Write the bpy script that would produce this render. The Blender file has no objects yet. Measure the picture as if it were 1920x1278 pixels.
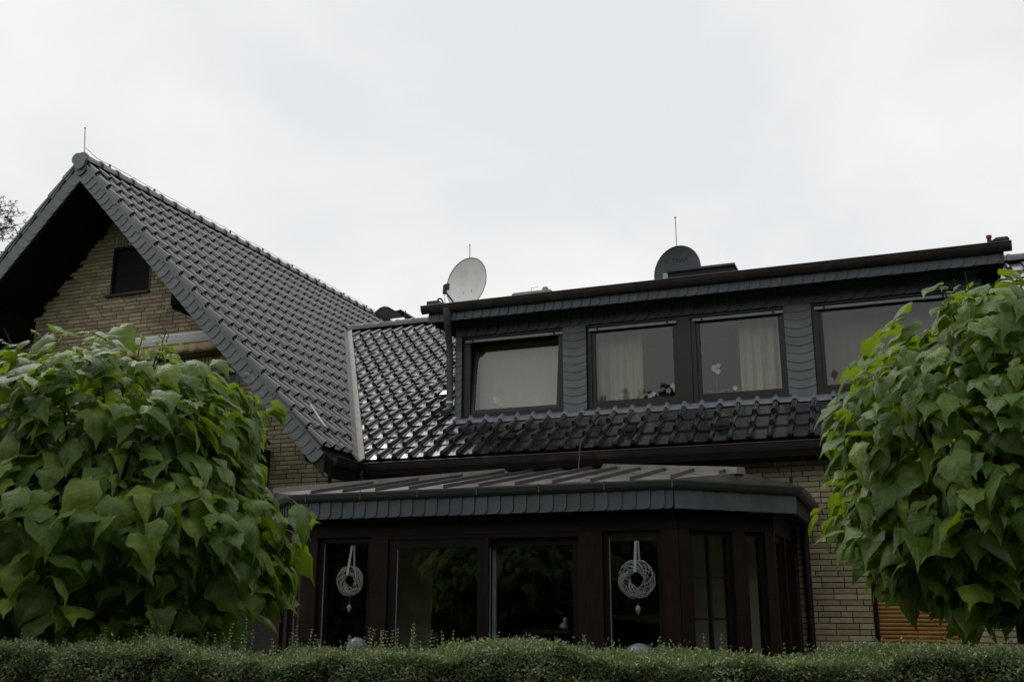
import bpy, bmesh, math, random
import numpy as np
from mathutils import Vector, Matrix, noise

random.seed(7)
RNG = np.random.default_rng(11)
PI = math.pi
scene = bpy.context.scene
COL = scene.collection

# ------------------------------------------------------------------ camera, sky, sun, exposure
cam_d = bpy.data.cameras.new("camera")
cam_d.sensor_width = 36.0
cam_d.lens = 1891.4 / 1920 * 36.0
cam_d.clip_start = 0.1
cam_d.clip_end = 4000
cam = bpy.data.objects.new("camera", cam_d)
COL.objects.link(cam)
CAM = Vector((0, 0, 1.6))
yaw, pit, rol = 0.3645109, 0.2535851, 0.00079785
cam.matrix_world = (Matrix.Translation(CAM) @ Matrix.Rotation(yaw, 4, 'Z') @ Matrix.Rotation(PI / 2 + pit, 4, 'X')
                    @ Matrix.Rotation(rol, 4, 'Z'))
scene.camera = cam

world = bpy.data.worlds.new("World")
scene.world = world
world.use_nodes = True
nt = world.node_tree
nt.nodes.clear()
wo = nt.nodes.new('ShaderNodeOutputWorld')
bg = nt.nodes.new('ShaderNodeBackground')
bg.inputs['Strength'].default_value = 0.1
sky = nt.nodes.new('ShaderNodeTexSky')
sky.sky_type = 'NISHITA'
sky.sun_disc = False
SUN_EL, SUN_ROT = math.radians(52), math.radians(-60)
sky.sun_elevation = SUN_EL
sky.sun_rotation = SUN_ROT
tc = nt.nodes.new('ShaderNodeTexCoord')
mp = nt.nodes.new('ShaderNodeMapping')
mp.inputs['Scale'].default_value = (1.0, 1.0, 1.8)
mp.inputs['Location'].default_value = (0.35, 0.2, 0.1)
n1 = nt.nodes.new('ShaderNodeTexNoise')
n1.inputs['Scale'].default_value = 2.6
n1.inputs['Detail'].default_value = 4
n1.inputs['Roughness'].default_value = 0.5
n1.inputs['Distortion'].default_value = 0.3
rp = nt.nodes.new('ShaderNodeValToRGB')
rp.color_ramp.elements[0].position = 0.38
rp.color_ramp.elements[0].color = (0.80, 0.822, 0.845, 1)
rp.color_ramp.elements[1].position = 0.62
rp.color_ramp.elements[1].color = (0.945, 0.938, 0.91, 1)
ml = nt.nodes.new('ShaderNodeMix')
ml.data_type = 'RGBA'
ml.blend_type = 'MULTIPLY'
ml.inputs[0].default_value = 1.0
ml.inputs[7].default_value = (10.0, 10.0, 10.0, 1)
mx = nt.nodes.new('ShaderNodeMix')
mx.data_type = 'RGBA'
mx.inputs[0].default_value = 0.96
L = nt.links.new
L(tc.outputs['Generated'], mp.inputs['Vector'])
L(mp.outputs['Vector'], n1.inputs['Vector'])
L(n1.outputs['Fac'], rp.inputs['Fac'])
L(rp.outputs['Color'], ml.inputs[6])
L(sky.outputs['Color'], mx.inputs[6])
L(ml.outputs[2], mx.inputs[7])
L(mx.outputs[2], bg.inputs['Color'])
L(bg.outputs['Background'], wo.inputs['Surface'])

sun_d = bpy.data.lights.new("sun", 'SUN')
sun_d.energy = 0.9
sun_d.angle = math.radians(30)
sun_d.color = (1.0, 0.97, 0.92)
sun = bpy.data.objects.new("sun", sun_d)
COL.objects.link(sun)
sd = Vector((math.sin(-SUN_ROT) * -1 * math.cos(SUN_EL), math.cos(SUN_ROT) * math.cos(SUN_EL), math.sin(SUN_EL)))
sun.rotation_euler = sd.to_track_quat('Z', 'Y').to_euler()
sun.location = (0, 0, 30)

scene.view_settings.view_transform = 'Standard'
scene.view_settings.look = 'None'
scene.view_settings.exposure = 0.0
scene.view_settings.gamma = 1.0
scene.view_settings.use_curve_mapping = False
scene.cycles.use_denoising = True
scene.cycles.max_bounces = 8
scene.cycles.transparent_max_bounces = 12
scene.cycles.caustics_reflective = False
scene.cycles.caustics_refractive = False

# ------------------------------------------------------------------ materials
def new_mat(name):
    m = bpy.data.materials.new(name)
    m.use_nodes = True
    n = m.node_tree.nodes
    b = n.get('Principled BSDF')
    return m, m.node_tree, b

def nd(t, typ, **kw):
    n = t.nodes.new(typ)
    for k, v in kw.items():
        if k in n.inputs.keys() if isinstance(k, str) else False:
            n.inputs[k].default_value = v
        else:
            setattr(n, k, v)
    return n

def mat(name, col, rough=0.5, var=0.25, scale=12.0, bump=0.1, bscale=60.0, metal=0.0, spec=0.5, rand=0.0, stretch=None,
        coat=0.0, rvar=0.0, dirt=None, dscale=1.5):
    """colour with noise variation, fine relief, optional per piece variation"""
    m, t, b = new_mat(name)
    lk = t.links.new
    tcn = t.nodes.new('ShaderNodeTexCoord')
    mpn = t.nodes.new('ShaderNodeMapping')
    geo = t.nodes.new('ShaderNodeNewGeometry')
    lk(geo.outputs['Position'], mpn.inputs['Vector'])
    if stretch:
        mpn.inputs['Scale'].default_value = stretch
    nz = t.nodes.new('ShaderNodeTexNoise')
    nz.inputs['Scale'].default_value = scale
    nz.inputs['Detail'].default_value = 5
    lk(mpn.outputs['Vector'], nz.inputs['Vector'])
    mr = t.nodes.new('ShaderNodeMapRange')
    mr.inputs['From Min'].default_value = 0.25
    mr.inputs['From Max'].default_value = 0.75
    mr.inputs['To Min'].default_value = 1 - var
    mr.inputs['To Max'].default_value = 1 + var
    lk(nz.outputs['Fac'], mr.inputs['Value'])
    val = mr.outputs['Result']
    if rand > 0:
        oi = t.nodes.new('ShaderNodeObjectInfo')
        ad = t.nodes.new('ShaderNodeMath')
        ad.operation = 'ADD'
        lk(oi.outputs['Random'], ad.inputs[0])
        lk(geo.outputs['Random Per Island'], ad.inputs[1])
        fr = t.nodes.new('ShaderNodeMath')
        fr.operation = 'FRACT'
        lk(ad.outputs[0], fr.inputs[0])
        m2 = t.nodes.new('ShaderNodeMapRange')
        m2.inputs['To Min'].default_value = 1 - rand
        m2.inputs['To Max'].default_value = 1 + rand
        lk(fr.outputs[0], m2.inputs['Value'])
        mu = t.nodes.new('ShaderNodeMath')
        mu.operation = 'MULTIPLY'
        lk(val, mu.inputs[0])
        lk(m2.outputs['Result'], mu.inputs[1])
        val = mu.outputs[0]
    vm = t.nodes.new('ShaderNodeVectorMath')
    vm.operation = 'SCALE'
    vm.inputs[0].default_value = col
    lk(val, vm.inputs['Scale'])
    out = vm.outputs['Vector']
    if dirt:
        n3 = t.nodes.new('ShaderNodeTexNoise')
        n3.inputs['Scale'].default_value = dscale
        n3.inputs['Detail'].default_value = 6
        lk(geo.outputs['Position'], n3.inputs['Vector'])
        m3 = t.nodes.new('ShaderNodeMapRange')
        m3.inputs['From Min'].default_value = 0.5
        m3.inputs['From Max'].default_value = 0.72
        m3.inputs['To Max'].default_value = dirt[3]
        lk(n3.outputs['Fac'], m3.inputs['Value'])
        mm = t.nodes.new('ShaderNodeMix')
        mm.data_type = 'RGBA'
        mm.inputs[7].default_value = (*dirt[:3], 1)
        lk(m3.outputs['Result'], mm.inputs[0])
        lk(out, mm.inputs[6])
        out = mm.outputs[2]
    lk(out, b.inputs['Base Color'])
    b.inputs['Roughness'].default_value = rough
    if rvar > 0:
        m4 = t.nodes.new('ShaderNodeMapRange')
        m4.inputs['From Min'].default_value = 0.3
        m4.inputs['From Max'].default_value = 0.7
        m4.inputs['To Min'].default_value = max(0.02, rough - rvar)
        m4.inputs['To Max'].default_value = rough + rvar
        lk(nz.outputs['Fac'], m4.inputs['Value'])
        lk(m4.outputs['Result'], b.inputs['Roughness'])
    b.inputs['Metallic'].default_value = metal
    b.inputs['Specular IOR Level'].default_value = spec
    b.inputs['Coat Weight'].default_value = coat
    b.inputs['Coat Roughness'].default_value = 0.08
    b.inputs['Coat IOR'].default_value = 1.5
    if bump > 0:
        n2 = t.nodes.new('ShaderNodeTexNoise')
        n2.inputs['Scale'].default_value = bscale
        n2.inputs['Detail'].default_value = 4
        lk(mpn.outputs['Vector'], n2.inputs['Vector'])
        bp = t.nodes.new('ShaderNodeBump')
        bp.inputs['Strength'].default_value = bump
        bp.inputs['Distance'].default_value = 0.01
        lk(n2.outputs['Fac'], bp.inputs['Height'])
        lk(bp.outputs['Normal'], b.inputs['Normal'])
    return m

def glass_mat(name, ior, tint=(0.93, 0.95, 0.93)):
    m, t, b = new_mat(name)
    t.nodes.remove(b)
    o = t.nodes['Material Output']
    tr = t.nodes.new('ShaderNodeBsdfTransparent')
    tr.inputs['Color'].default_value = (*tint, 1)
    gl = t.nodes.new('ShaderNodeBsdfGlossy')
    gl.inputs['Roughness'].default_value = 0.02
    gl.inputs['Color'].default_value = (1, 1, 1, 1)
    fr = t.nodes.new('ShaderNodeFresnel')
    fr.inputs['IOR'].default_value = ior
    mxs = t.nodes.new('ShaderNodeMixShader')
    nz = t.nodes.new('ShaderNodeTexNoise')
    nz.inputs['Scale'].default_value = 1.3
    bp = t.nodes.new('ShaderNodeBump')
    bp.inputs['Strength'].default_value = 0.03
    bp.inputs['Distance'].default_value = 0.05
    t.links.new(nz.outputs['Fac'], bp.inputs['Height'])
    t.links.new(bp.outputs['Normal'], gl.inputs['Normal'])
    geo = t.nodes.new('ShaderNodeNewGeometry')
    inv = t.nodes.new('ShaderNodeMath'); inv.operation = 'SUBTRACT'; inv.inputs[0].default_value = 1.0
    t.links.new(geo.outputs['Backfacing'], inv.inputs[1])
    mul = t.nodes.new('ShaderNodeMath'); mul.operation = 'MULTIPLY'
    t.links.new(fr.outputs[0], mul.inputs[0]); t.links.new(inv.outputs[0], mul.inputs[1])
    t.links.new(mul.outputs[0], mxs.inputs[0])
    t.links.new(tr.outputs[0], mxs.inputs[1])
    t.links.new(gl.outputs[0], mxs.inputs[2])
    t.links.new(mxs.outputs[0], o.inputs['Surface'])
    return m

def leaf_mat(name, top, under, trans, rough=0.42, vein=True, jitter=0.35, spec=0.5):
    m, t, b = new_mat(name)
    lk = t.links.new
    o = t.nodes['Material Output']
    geo = t.nodes.new('ShaderNodeNewGeometry')
    oi = t.nodes.new('ShaderNodeObjectInfo')
    ad = t.nodes.new('ShaderNodeMath'); ad.operation = 'ADD'
    lk(oi.outputs['Random'], ad.inputs[0]); lk(geo.outputs['Random Per Island'], ad.inputs[1])
    fr = t.nodes.new('ShaderNodeMath'); fr.operation = 'FRACT'
    lk(ad.outputs[0], fr.inputs[0])
    rp = t.nodes.new('ShaderNodeValToRGB')
    e = rp.color_ramp.elements
    e[0].position = 0.0; e[0].color = (top[0] * 0.68, top[1] * 0.72, top[2] * 0.85, 1)
    e[1].position = 1.0; e[1].color = (top[0] * 1.9, top[1] * 1.45, top[2] * 1.15, 1)
    k = e.new(0.6); k.color = (*top, 1)
    lk(fr.outputs[0], rp.inputs['Fac'])
    colr = rp.outputs['Color']
    nz = t.nodes.new('ShaderNodeTexNoise')
    nz.inputs['Scale'].default_value = 22
    nz.inputs['Detail'].default_value = 3
    lk(geo.outputs['Position'], nz.inputs['Vector'])
    mr = t.nodes.new('ShaderNodeMapRange')
    mr.inputs['From Min'].default_value = 0.3; mr.inputs['From Max'].default_value = 0.7; mr.inputs['To Min'].default_value = 0.65; mr.inputs['To Max'].default_value = 1.4
    lk(nz.outputs['Fac'], mr.inputs['Value'])
    sc = t.nodes.new('ShaderNodeVectorMath'); sc.operation = 'SCALE'
    lk(colr, sc.inputs[0]); lk(mr.outputs['Result'], sc.inputs['Scale'])
    colr = sc.outputs['Vector']
    bump_h = None
    if vein:
        uv = t.nodes.new('ShaderNodeUVMap')
        uv.uv_map = 'UVMap'
        sp = t.nodes.new('ShaderNodeSeparateXYZ')
        lk(uv.outputs['UV'], sp.inputs[0])
        au = t.nodes.new('ShaderNodeMath'); au.operation = 'ABSOLUTE'
        lk(sp.outputs['X'], au.inputs[0])
        # side veins: fract((v - 0.55|u|) * 6.5)
        m1 = t.nodes.new('ShaderNodeMath'); m1.operation = 'MULTIPLY_ADD'
        m1.inputs[1].default_value = -0.42
        lk(au.outputs[0], m1.inputs[0]); lk(sp.outputs['Y'], m1.inputs[2])
        m2 = t.nodes.new('ShaderNodeMath'); m2.operation = 'MULTIPLY'; m2.inputs[1].default_value = 6.2
        lk(m1.outputs[0], m2.inputs[0])
        m3 = t.nodes.new('ShaderNodeMath'); m3.operation = 'PINGPONG'; m3.inputs[1].default_value = 0.5
        lk(m2.outputs[0], m3.inputs[0])
        v1 = t.nodes.new('ShaderNodeMapRange')
        v1.inputs['From Min'].default_value = 0.0; v1.inputs['From Max'].default_value = 0.10
        v1.inputs['To Min'].default_value = 1.0; v1.inputs['To Max'].default_value = 0.0
        lk(m3.outputs[0], v1.inputs['Value'])
        v2 = t.nodes.new('ShaderNodeMapRange')
        v2.inputs['From Min'].default_value = 0.0; v2.inputs['From Max'].default_value = 0.045
        v2.inputs['To Min'].default_value = 1.0; v2.inputs['To Max'].default_value = 0.0
        lk(au.outputs[0], v2.inputs['Value'])
        vm = t.nodes.new('ShaderNodeMath'); vm.operation = 'MAXIMUM'
        lk(v1.outputs['Result'], vm.inputs[0]); lk(v2.outputs['Result'], vm.inputs[1])
        mxx = t.nodes.new('ShaderNodeMix'); mxx.data_type = 'RGBA'
        mxx.inputs[7].default_value = (top[0] * 2.6, top[1] * 1.9, top[2] * 2.2, 1)
        ms = t.nodes.new('ShaderNodeMath'); ms.operation = 'MULTIPLY'; ms.inputs[1].default_value = 0.45
        lk(vm.outputs[0], ms.inputs[0]); lk(ms.outputs[0], mxx.inputs[0]); lk(colr, mxx.inputs[6])
        colr = mxx.outputs[2]
        # quilted relief between the veins plus small crinkles
        nn = t.nodes.new('ShaderNodeTexNoise'); nn.inputs['Scale'].default_value = 38; nn.inputs['Detail'].default_value = 3
        lk(geo.outputs['Position'], nn.inputs['Vector'])
        hh = t.nodes.new('ShaderNodeMath'); hh.operation = 'MULTIPLY_ADD'; hh.inputs[1].default_value = 0.35
        lk(m3.outputs[0], hh.inputs[0]); lk(nn.outputs['Fac'], hh.inputs[2])
        bump_h = hh.outputs[0]
    bf = t.nodes.new('ShaderNodeMix'); bf.data_type = 'RGBA'
    bf.inputs[7].default_value = (*under, 1)
    lk(geo.outputs['Backfacing'], bf.inputs[0]); lk(colr, bf.inputs[6])
    lk(bf.outputs[2], b.inputs['Base Color'])
    b.inputs['Roughness'].default_value = rough
    b.inputs['Specular IOR Level'].default_value = spec
    if bump_h is not None:
        bp = t.nodes.new('ShaderNodeBump'); bp.inputs['Strength'].default_value = 0.9; bp.inputs['Distance'].default_value = 0.006
        lk(bump_h, bp.inputs['Height']); lk(bp.outputs['Normal'], b.inputs['Normal'])
    tl = t.nodes.new('ShaderNodeBsdfTranslucent')
    tl.inputs['Color'].default_value = (*trans, 1)
    ms2 = t.nodes.new('ShaderNodeMixShader'); ms2.inputs[0].default_value = 0.32
    lk(b.outputs[0], ms2.inputs[1]); lk(tl.outputs[0], ms2.inputs[2])
    lk(ms2.outputs[0], o.inputs['Surface'])
    return m

M = {}
M['brick'] = mat("beige_brick", (0.43, 0.36, 0.23), 0.75, 0.14, 25, 0.35, 180, rand=0.24, spec=0.3, dirt=(0.16, 0.13, 0.09, 0.6), dscale=1.3)
M['mortar'] = mat("dark_mortar", (0.075, 0.065, 0.055), 0.9, 0.3, 40, 0.4, 200, spec=0.2)
M['plaster'] = mat("interior_plaster", (0.60, 0.59, 0.46), 0.9, 0.08, 3, 0.1, 80)
M['tile'] = mat("black_glazed_tile", (0.020, 0.0205, 0.022), 0.20, 0.30, 7, 0.02, 30, rand=0.45, rvar=0.08, spec=0.8,
                dirt=(0.06, 0.062, 0.062, 0.4), dscale=3.1, coat=1.0)
M['ridge'] = mat("grey_ridge_tile", (0.10, 0.105, 0.11), 0.3, 0.3, 9, 0.1, 40, rand=0.15, spec=0.8)
M['slate'] = mat("blue_grey_slate", (0.155, 0.168, 0.178), 0.55, 0.12, 9, 0.25, 90, rand=0.10, spec=0.4, dirt=(0.16, 0.17, 0.17, 0.4), dscale=6)
M['slate_dark'] = mat("shaded_slate", (0.088, 0.101, 0.115), 0.5, 0.14, 9, 0.25, 90, rand=0.14, spec=0.4, dirt=(0.10, 0.11, 0.11, 0.4), dscale=6)  # darker slate copy; shade under gutters and eaves put into the colour
M['slate_edge'] = mat("slate_shadow_line", (0.010, 0.011, 0.012), 0.9, 0.2)  # near-black side faces; shadow lines between slates put into the colour
M['slate_back'] = mat("dark_backing_board", (0.02, 0.02, 0.022), 0.8, 0.1)
M['flange'] = mat("grey_verge_flange", (0.17, 0.172, 0.165), 0.5, 0.15, 10, 0.2, 80, rand=0.08)
M['soffit'] = mat("dark_stained_soffit", (0.006, 0.005, 0.0045), 0.8, 0.3, 6, 0.2, 60, stretch=(1, 12, 12), spec=0.15)
M['gutter'] = mat("brown_gutter", (0.020, 0.015, 0.0115), 0.45, 0.3, 5, 0.1, 40, dirt=(0.06, 0.055, 0.05, 0.5), dscale=5)
M['gutter2'] = mat("dark_grey_gutter", (0.032, 0.034, 0.033), 0.45, 0.2, 5, 0.1, 40)
M['pipe'] = mat("grey_downpipe", (0.075, 0.078, 0.082), 0.45, 0.25, 8, 0.1, 40)
M['lead'] = mat("grey_lead", (0.20, 0.22, 0.245), 0.45, 0.25, 14, 0.4, 40)
M['valley'] = mat("weathered_valley_metal", (0.20, 0.185, 0.165), 0.5, 0.25, 12, 0.3, 40, dirt=(0.10, 0.09, 0.08, 0.6), dscale=5)
M['zinc'] = mat("zinc_sheet", (0.25, 0.245, 0.235), 0.33, 0.25, 4, 0.06, 25, metal=0.7, rvar=0.1, dirt=(0.10, 0.095, 0.085, 0.6), dscale=1.8)
M['seam'] = mat("zinc_seam", (0.085, 0.078, 0.072), 0.5, 0.2, 8, 0.1, 25, metal=0.2)
M['wood'] = mat("mahogany_stain", (0.017, 0.0072, 0.0048), 0.55, 0.40, 5, 0.2, 50, stretch=(10, 10, 1), spec=0.2, dirt=(0.03, 0.018, 0.013, 0.5), dscale=5)
M['wood_dark'] = mat("dark_mahogany", (0.006, 0.0030, 0.0022), 0.6, 0.35, 5, 0.15, 50, stretch=(10, 10, 1), spec=0.25)
M['frame'] = mat("dark_brown_window_frame", (0.012, 0.010, 0.008), 0.4, 0.3, 5, 0.12, 50, stretch=(3, 3, 10))
M['sillm'] = mat("brown_sill_flashing", (0.075, 0.050, 0.042), 0.45, 0.2, 6)
M['rail'] = mat("pale_rail", (0.38, 0.42, 0.41), 0.4, 0.1, 8, 0.05)
M['black'] = mat("black_metal", (0.012, 0.012, 0.012), 0.4, 0.2)
M['shutter_dark'] = mat("dark_shutter", (0.009, 0.007, 0.006), 0.7, 0.2, 8, stretch=(10, 1, 1))
M['shutter_wood'] = mat("orange_wooden_slat", (0.36, 0.175, 0.035), 0.55, 0.25, 4, 0.15, 60, rand=0.12, stretch=(1, 6, 6))
M['lilac'] = mat("grey_lilac_shutter", (0.125, 0.12, 0.14), 0.6, 0.08, 5)
M['white'] = mat("white_painted_metal", (0.80, 0.80, 0.80), 0.4, 0.06, 5, 0.03)
M['dishw'] = mat("weathered_white_dish", (0.90, 0.91, 0.87), 0.5, 0.06, 6, 0.05, dirt=(0.70, 0.70, 0.62, 0.4), dscale=4)
M['dishg'] = mat("anthracite_dish", (0.052, 0.062, 0.068), 0.5, 0.12, 6, 0.05, dirt=(0.085, 0.09, 0.085, 0.5), dscale=3)
M['rust'] = mat("rusty_metal", (0.12, 0.05, 0.03), 0.8, 0.3)
M['greymetal'] = mat("grey_metal", (0.16, 0.16, 0.155), 0.5, 0.2, 10, metal=0.4)
M['curtain'] = mat("cream_curtain", (0.42, 0.37, 0.30), 0.95, 0.05, 6, 0.1, 100)
M['sheer2'] = mat("dim_net_curtain", (0.24, 0.19, 0.15), 0.95, 0.05, 6, 0.1, 100)
M['sheer'] = mat("grey_net_curtain", (0.52, 0.43, 0.35), 0.95, 0.05, 6, 0.1, 100)
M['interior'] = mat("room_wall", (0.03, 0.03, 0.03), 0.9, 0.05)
M['floor'] = mat("room_floor", (0.30, 0.26, 0.20), 0.6, 0.2)
M['glass'] = glass_mat("window_glass", 1.70)
M['glass2'] = glass_mat("garden_room_glass", 1.8)
M['glass3'] = glass_mat("clear_tilted_glass", 2.0)
M['globe'] = mat("frosted_white_globe", (0.13, 0.16, 0.16), 0.3, 0.05, 5, 0.0)
M['wicker'] = mat("whitewashed_wicker", (0.30, 0.32, 0.29), 0.8, 0.2, 60)
M['ribbon'] = mat("pale_green_ribbon", (0.27, 0.33, 0.29), 0.7, 0.1, 20)
M['drop'] = mat("pale_drop", (0.26, 0.26, 0.18), 0.4, 0.1, 30)
M['petal'] = mat("white_petal", (0.62, 0.58, 0.54), 0.6, 0.05)
M['pot'] = mat("white_pot", (0.75, 0.70, 0.62), 0.4, 0.05)
M['potor'] = mat("orange_pot", (0.65, 0.36, 0.20), 0.5, 0.1)
M['stem'] = mat("green_stem", (0.16, 0.20, 0.06), 0.6, 0.2, 30)
M['bark'] = mat("grey_brown_bark", (0.05, 0.04, 0.03), 0.9, 0.4, 30, 0.6, 60)
M['twig'] = mat("dark_twig", (0.030, 0.024, 0.014), 0.8, 0.3, 30)
M['catalpa'] = leaf_mat("catalpa_leaf", (0.090, 0.160, 0.026), (0.12, 0.19, 0.03), (0.36, 0.54, 0.02), 0.42, spec=0.36)
M['hedge'] = leaf_mat("hedge_leaf", (0.195, 0.255, 0.13), (0.18, 0.235, 0.12), (0.18, 0.26, 0.05), 0.42, vein=False)
M['pine'] = leaf_mat("conifer_needles", (0.035, 0.050, 0.025), (0.04, 0.05, 0.03), (0.03, 0.05, 0.01), 0.6, vein=False)
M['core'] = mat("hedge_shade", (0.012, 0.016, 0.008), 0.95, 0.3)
M['grass'] = mat("lawn_grass", (0.045, 0.075, 0.022), 0.9, 0.35, 8, 0.6, 90)
M['paving'] = mat("terrace_paving", (0.20, 0.18, 0.15), 0.85, 0.2, 6, 0.2, 60)
M['redb'] = mat("orange_clay", (0.14, 0.05, 0.035), 0.7, 0.2)
M['fig'] = mat("pale_figurine", (0.30, 0.33, 0.37), 0.5, 0.1)

# awning cloth with yellow and white stripes
def stripe_mat():
    m, t, b = new_mat("striped_awning_cloth")
    lk = t.links.new
    geo = t.nodes.new('ShaderNodeNewGeometry')
    sp = t.nodes.new('ShaderNodeSeparateXYZ')
    lk(geo.outputs['Position'], sp.inputs[0])
    a = t.nodes.new('ShaderNodeMath'); a.operation = 'MULTIPLY'; a.inputs[1].default_value = 8.5
    lk(sp.outputs['X'], a.inputs[0])
    p = t.nodes.new('ShaderNodeMath'); p.operation = 'PINGPONG'; p.inputs[1].default_value = 1.0
    lk(a.outputs[0], p.inputs[0])
    r = t.nodes.new('ShaderNodeValToRGB')
    r.color_ramp.elements[0].position = 0.42; r.color_ramp.elements[0].color = (0.62, 0.52, 0.36, 1)
    r.color_ramp.elements[1].position = 0.55; r.color_ramp.elements[1].color = (0.60, 0.42, 0.19, 1)
    lk(p.outputs[0], r.inputs['Fac'])
    lk(r.outputs['Color'], b.inputs['Base Color'])
    b.inputs['Roughness'].default_value = 0.9
    return m
M['stripe'] = stripe_mat()

# ------------------------------------------------------------------ mesh helpers
WL = {}   # world origin of every parent made here

def link(o, parent=None, world_loc=(0, 0, 0)):
    COL.objects.link(o)
    w = Vector(world_loc)
    if parent is not None:
        o.parent = parent
        o.location = w - WL[parent.name]
    else:
        o.location = w
    WL[o.name] = w
    return o

def thing(name, label, cat, loc=(0, 0, 0), group=None):
    o = bpy.data.objects.new(name, None)
    o.empty_display_size = 0.2
    link(o, None, loc)
    o['label'] = label
    o['category'] = cat
    if group:
        o['group'] = group
    return o

def part_empty(name, parent, loc=(0, 0, 0)):
    o = bpy.data.objects.new(name, None)
    o.empty_display_size = 0.1
    return link(o, parent, loc)

class MB:
    def __init__(s):
        s.v = []; s.f = []; s.sm = []
    def add(s, vs, fs, smooth=False):
        n = len(s.v)
        s.v.extend([tuple(p) for p in vs])
        for f in fs:
            s.f.append(tuple(i + n for i in f)); s.sm.append(smooth)
        return s
    def box(s, x0, x1, y0, y1, z0, z1):
        return s.add([(x0, y0, z0), (x1, y0, z0), (x1, y1, z0), (x0, y1, z0), (x0, y0, z1), (x1, y0, z1), (x1, y1, z1), (x0, y1, z1)],
                     [(0, 3, 2, 1), (4, 5, 6, 7), (0, 1, 5, 4), (1, 2, 6, 5), (2, 3, 7, 6), (3, 0, 4, 7)])
    def prism(s, poly, d):
        """closed 3D polygon pushed along vector d"""
        n = len(poly)
        d = Vector(d)
        a = [Vector(p) for p in poly]
        b = [p + d for p in a]
        fs = [tuple(range(n))[::-1], tuple(range(n, 2 * n))]
        for i in range(n):
            j = (i + 1) % n
            fs.append((i, j, n + j, n + i))
        return s.add(a + b, fs)
    def sweep(s, prof, p0, p1, side, up, closed=False, caps=False, smooth=True):
        """2D profile (a,b)-> side*a+up*b swept from p0 to p1"""
        p0, p1, side, up = Vector(p0), Vector(p1), Vector(side), Vector(up)
        n = len(prof)
        vs = [p0 + side * a + up * b for a, b in prof] + [p1 + side * a + up * b for a, b in prof]
        fs = [(i, i + 1, n + i + 1, n + i) for i in range(n - 1)]
        if closed:
            fs.append((n - 1, 0, n, 2 * n - 1))
        s.add(vs, fs, smooth)
        if caps:
            s.add([p0 + side * a + up * b for a, b in prof], [tuple(range(n))])
            s.add([p1 + side * a + up * b for a, b in prof], [tuple(range(n))[::-1]])
        return s
    def tube(s, pts, r, n=8, caps=True):
        pts = [Vector(p) for p in pts]
        rs = r if isinstance(r, (list, tuple)) else [r] * len(pts)
        rings = []
        prev = None
        for i, p in enumerate(pts):
            if i == 0: d = pts[1] - pts[0]
            elif i == len(pts) - 1: d = pts[-1] - pts[-2]
            else: d = (pts[i + 1] - pts[i]).normalized() + (pts[i] - pts[i - 1]).normalized()
            d.normalize()
            if prev is None:
                a = d.orthogonal().normalized()
            else:
                a = (prev - d * prev.dot(d)).normalized()
            prev = a
            b = d.cross(a)
            rings.append([p + (a * math.cos(2 * PI * k / n) + b * math.sin(2 * PI * k / n)) * rs[i] for k in range(n)])
        vs = [q for rg in rings for q in rg]
        fs = []
        for i in range(len(pts) - 1):
            for k in range(n):
                k2 = (k + 1) % n
                fs.append((i * n + k, i * n + k2, (i + 1) * n + k2, (i + 1) * n + k))
        s.add(vs, fs, True)
        if caps:
            s.add(rings[0], [tuple(range(n))[::-1]])
            s.add(rings[-1], [tuple(range(n))])
        return s
    def lathe(s, prof, c, axis=(0, 0, 1), n=20):
        c, ax = Vector(c), Vector(axis).normalized()
        a = ax.orthogonal().normalized(); b = ax.cross(a)
        m = len(prof)
        vs = []
        for r, h in prof:
            for k in range(n):
                t = 2 * PI * k / n
                vs.append(c + ax * h + (a * math.cos(t) + b * math.sin(t)) * r)
        fs = []
        for i in range(m - 1):
            for k in range(n):
                k2 = (k + 1) % n
                fs.append((i * n + k, i * n + k2, (i + 1) * n + k2, (i + 1) * n + k))
        return s.add(vs, fs, True)
    def mesh(s, name, m, off=(0, 0, 0)):
        me = bpy.data.meshes.new(name)
        o = Vector(off)
        me.from_pydata([tuple(Vector(v) - o) for v in s.v], [], s.f)
        me.polygons.foreach_set('use_smooth', s.sm)
        me.materials.append(m)
        me.update()
        return me
    def build(s, name, m, parent=None, loc=None, fix=True):
        """one mesh object; the origin is put at the middle of the base unless given"""
        if loc is None:
            a = np.array(s.v)
            loc = ((a[:, 0].min() + a[:, 0].max()) / 2, (a[:, 1].min() + a[:, 1].max()) / 2, a[:, 2].min())
        me = s.mesh(name, m, loc)
        if fix:
            bm = bmesh.new(); bm.from_mesh(me)
            bmesh.ops.recalc_face_normals(bm, faces=bm.faces)
            bm.to_mesh(me); bm.free()
        o = bpy.data.objects.new(name, me)
        return link(o, parent, loc)

def tag(o, label=None, cat=None, group=None, kind=None):
    if label: o['label'] = label
    if cat: o['category'] = cat
    if group: o['group'] = group
    if kind: o['kind'] = kind
    return o

def inst(name, me, parent, Mw):
    """object sharing a mesh, placed by its world matrix under a translation-only parent"""
    o = bpy.data.objects.new(name, me)
    COL.objects.link(o)
    o.parent = parent
    o.matrix_local = Matrix.Translation(-WL[parent.name]) @ Mw
    return o

def frame_matrix(o, ex, ey, ez):
    m = Matrix.Identity(4)
    for i, e in enumerate((ex, ey, ez)):
        m[0][i], m[1][i], m[2][i] = e
    m[0][3], m[1][3], m[2][3] = o
    return m

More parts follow.
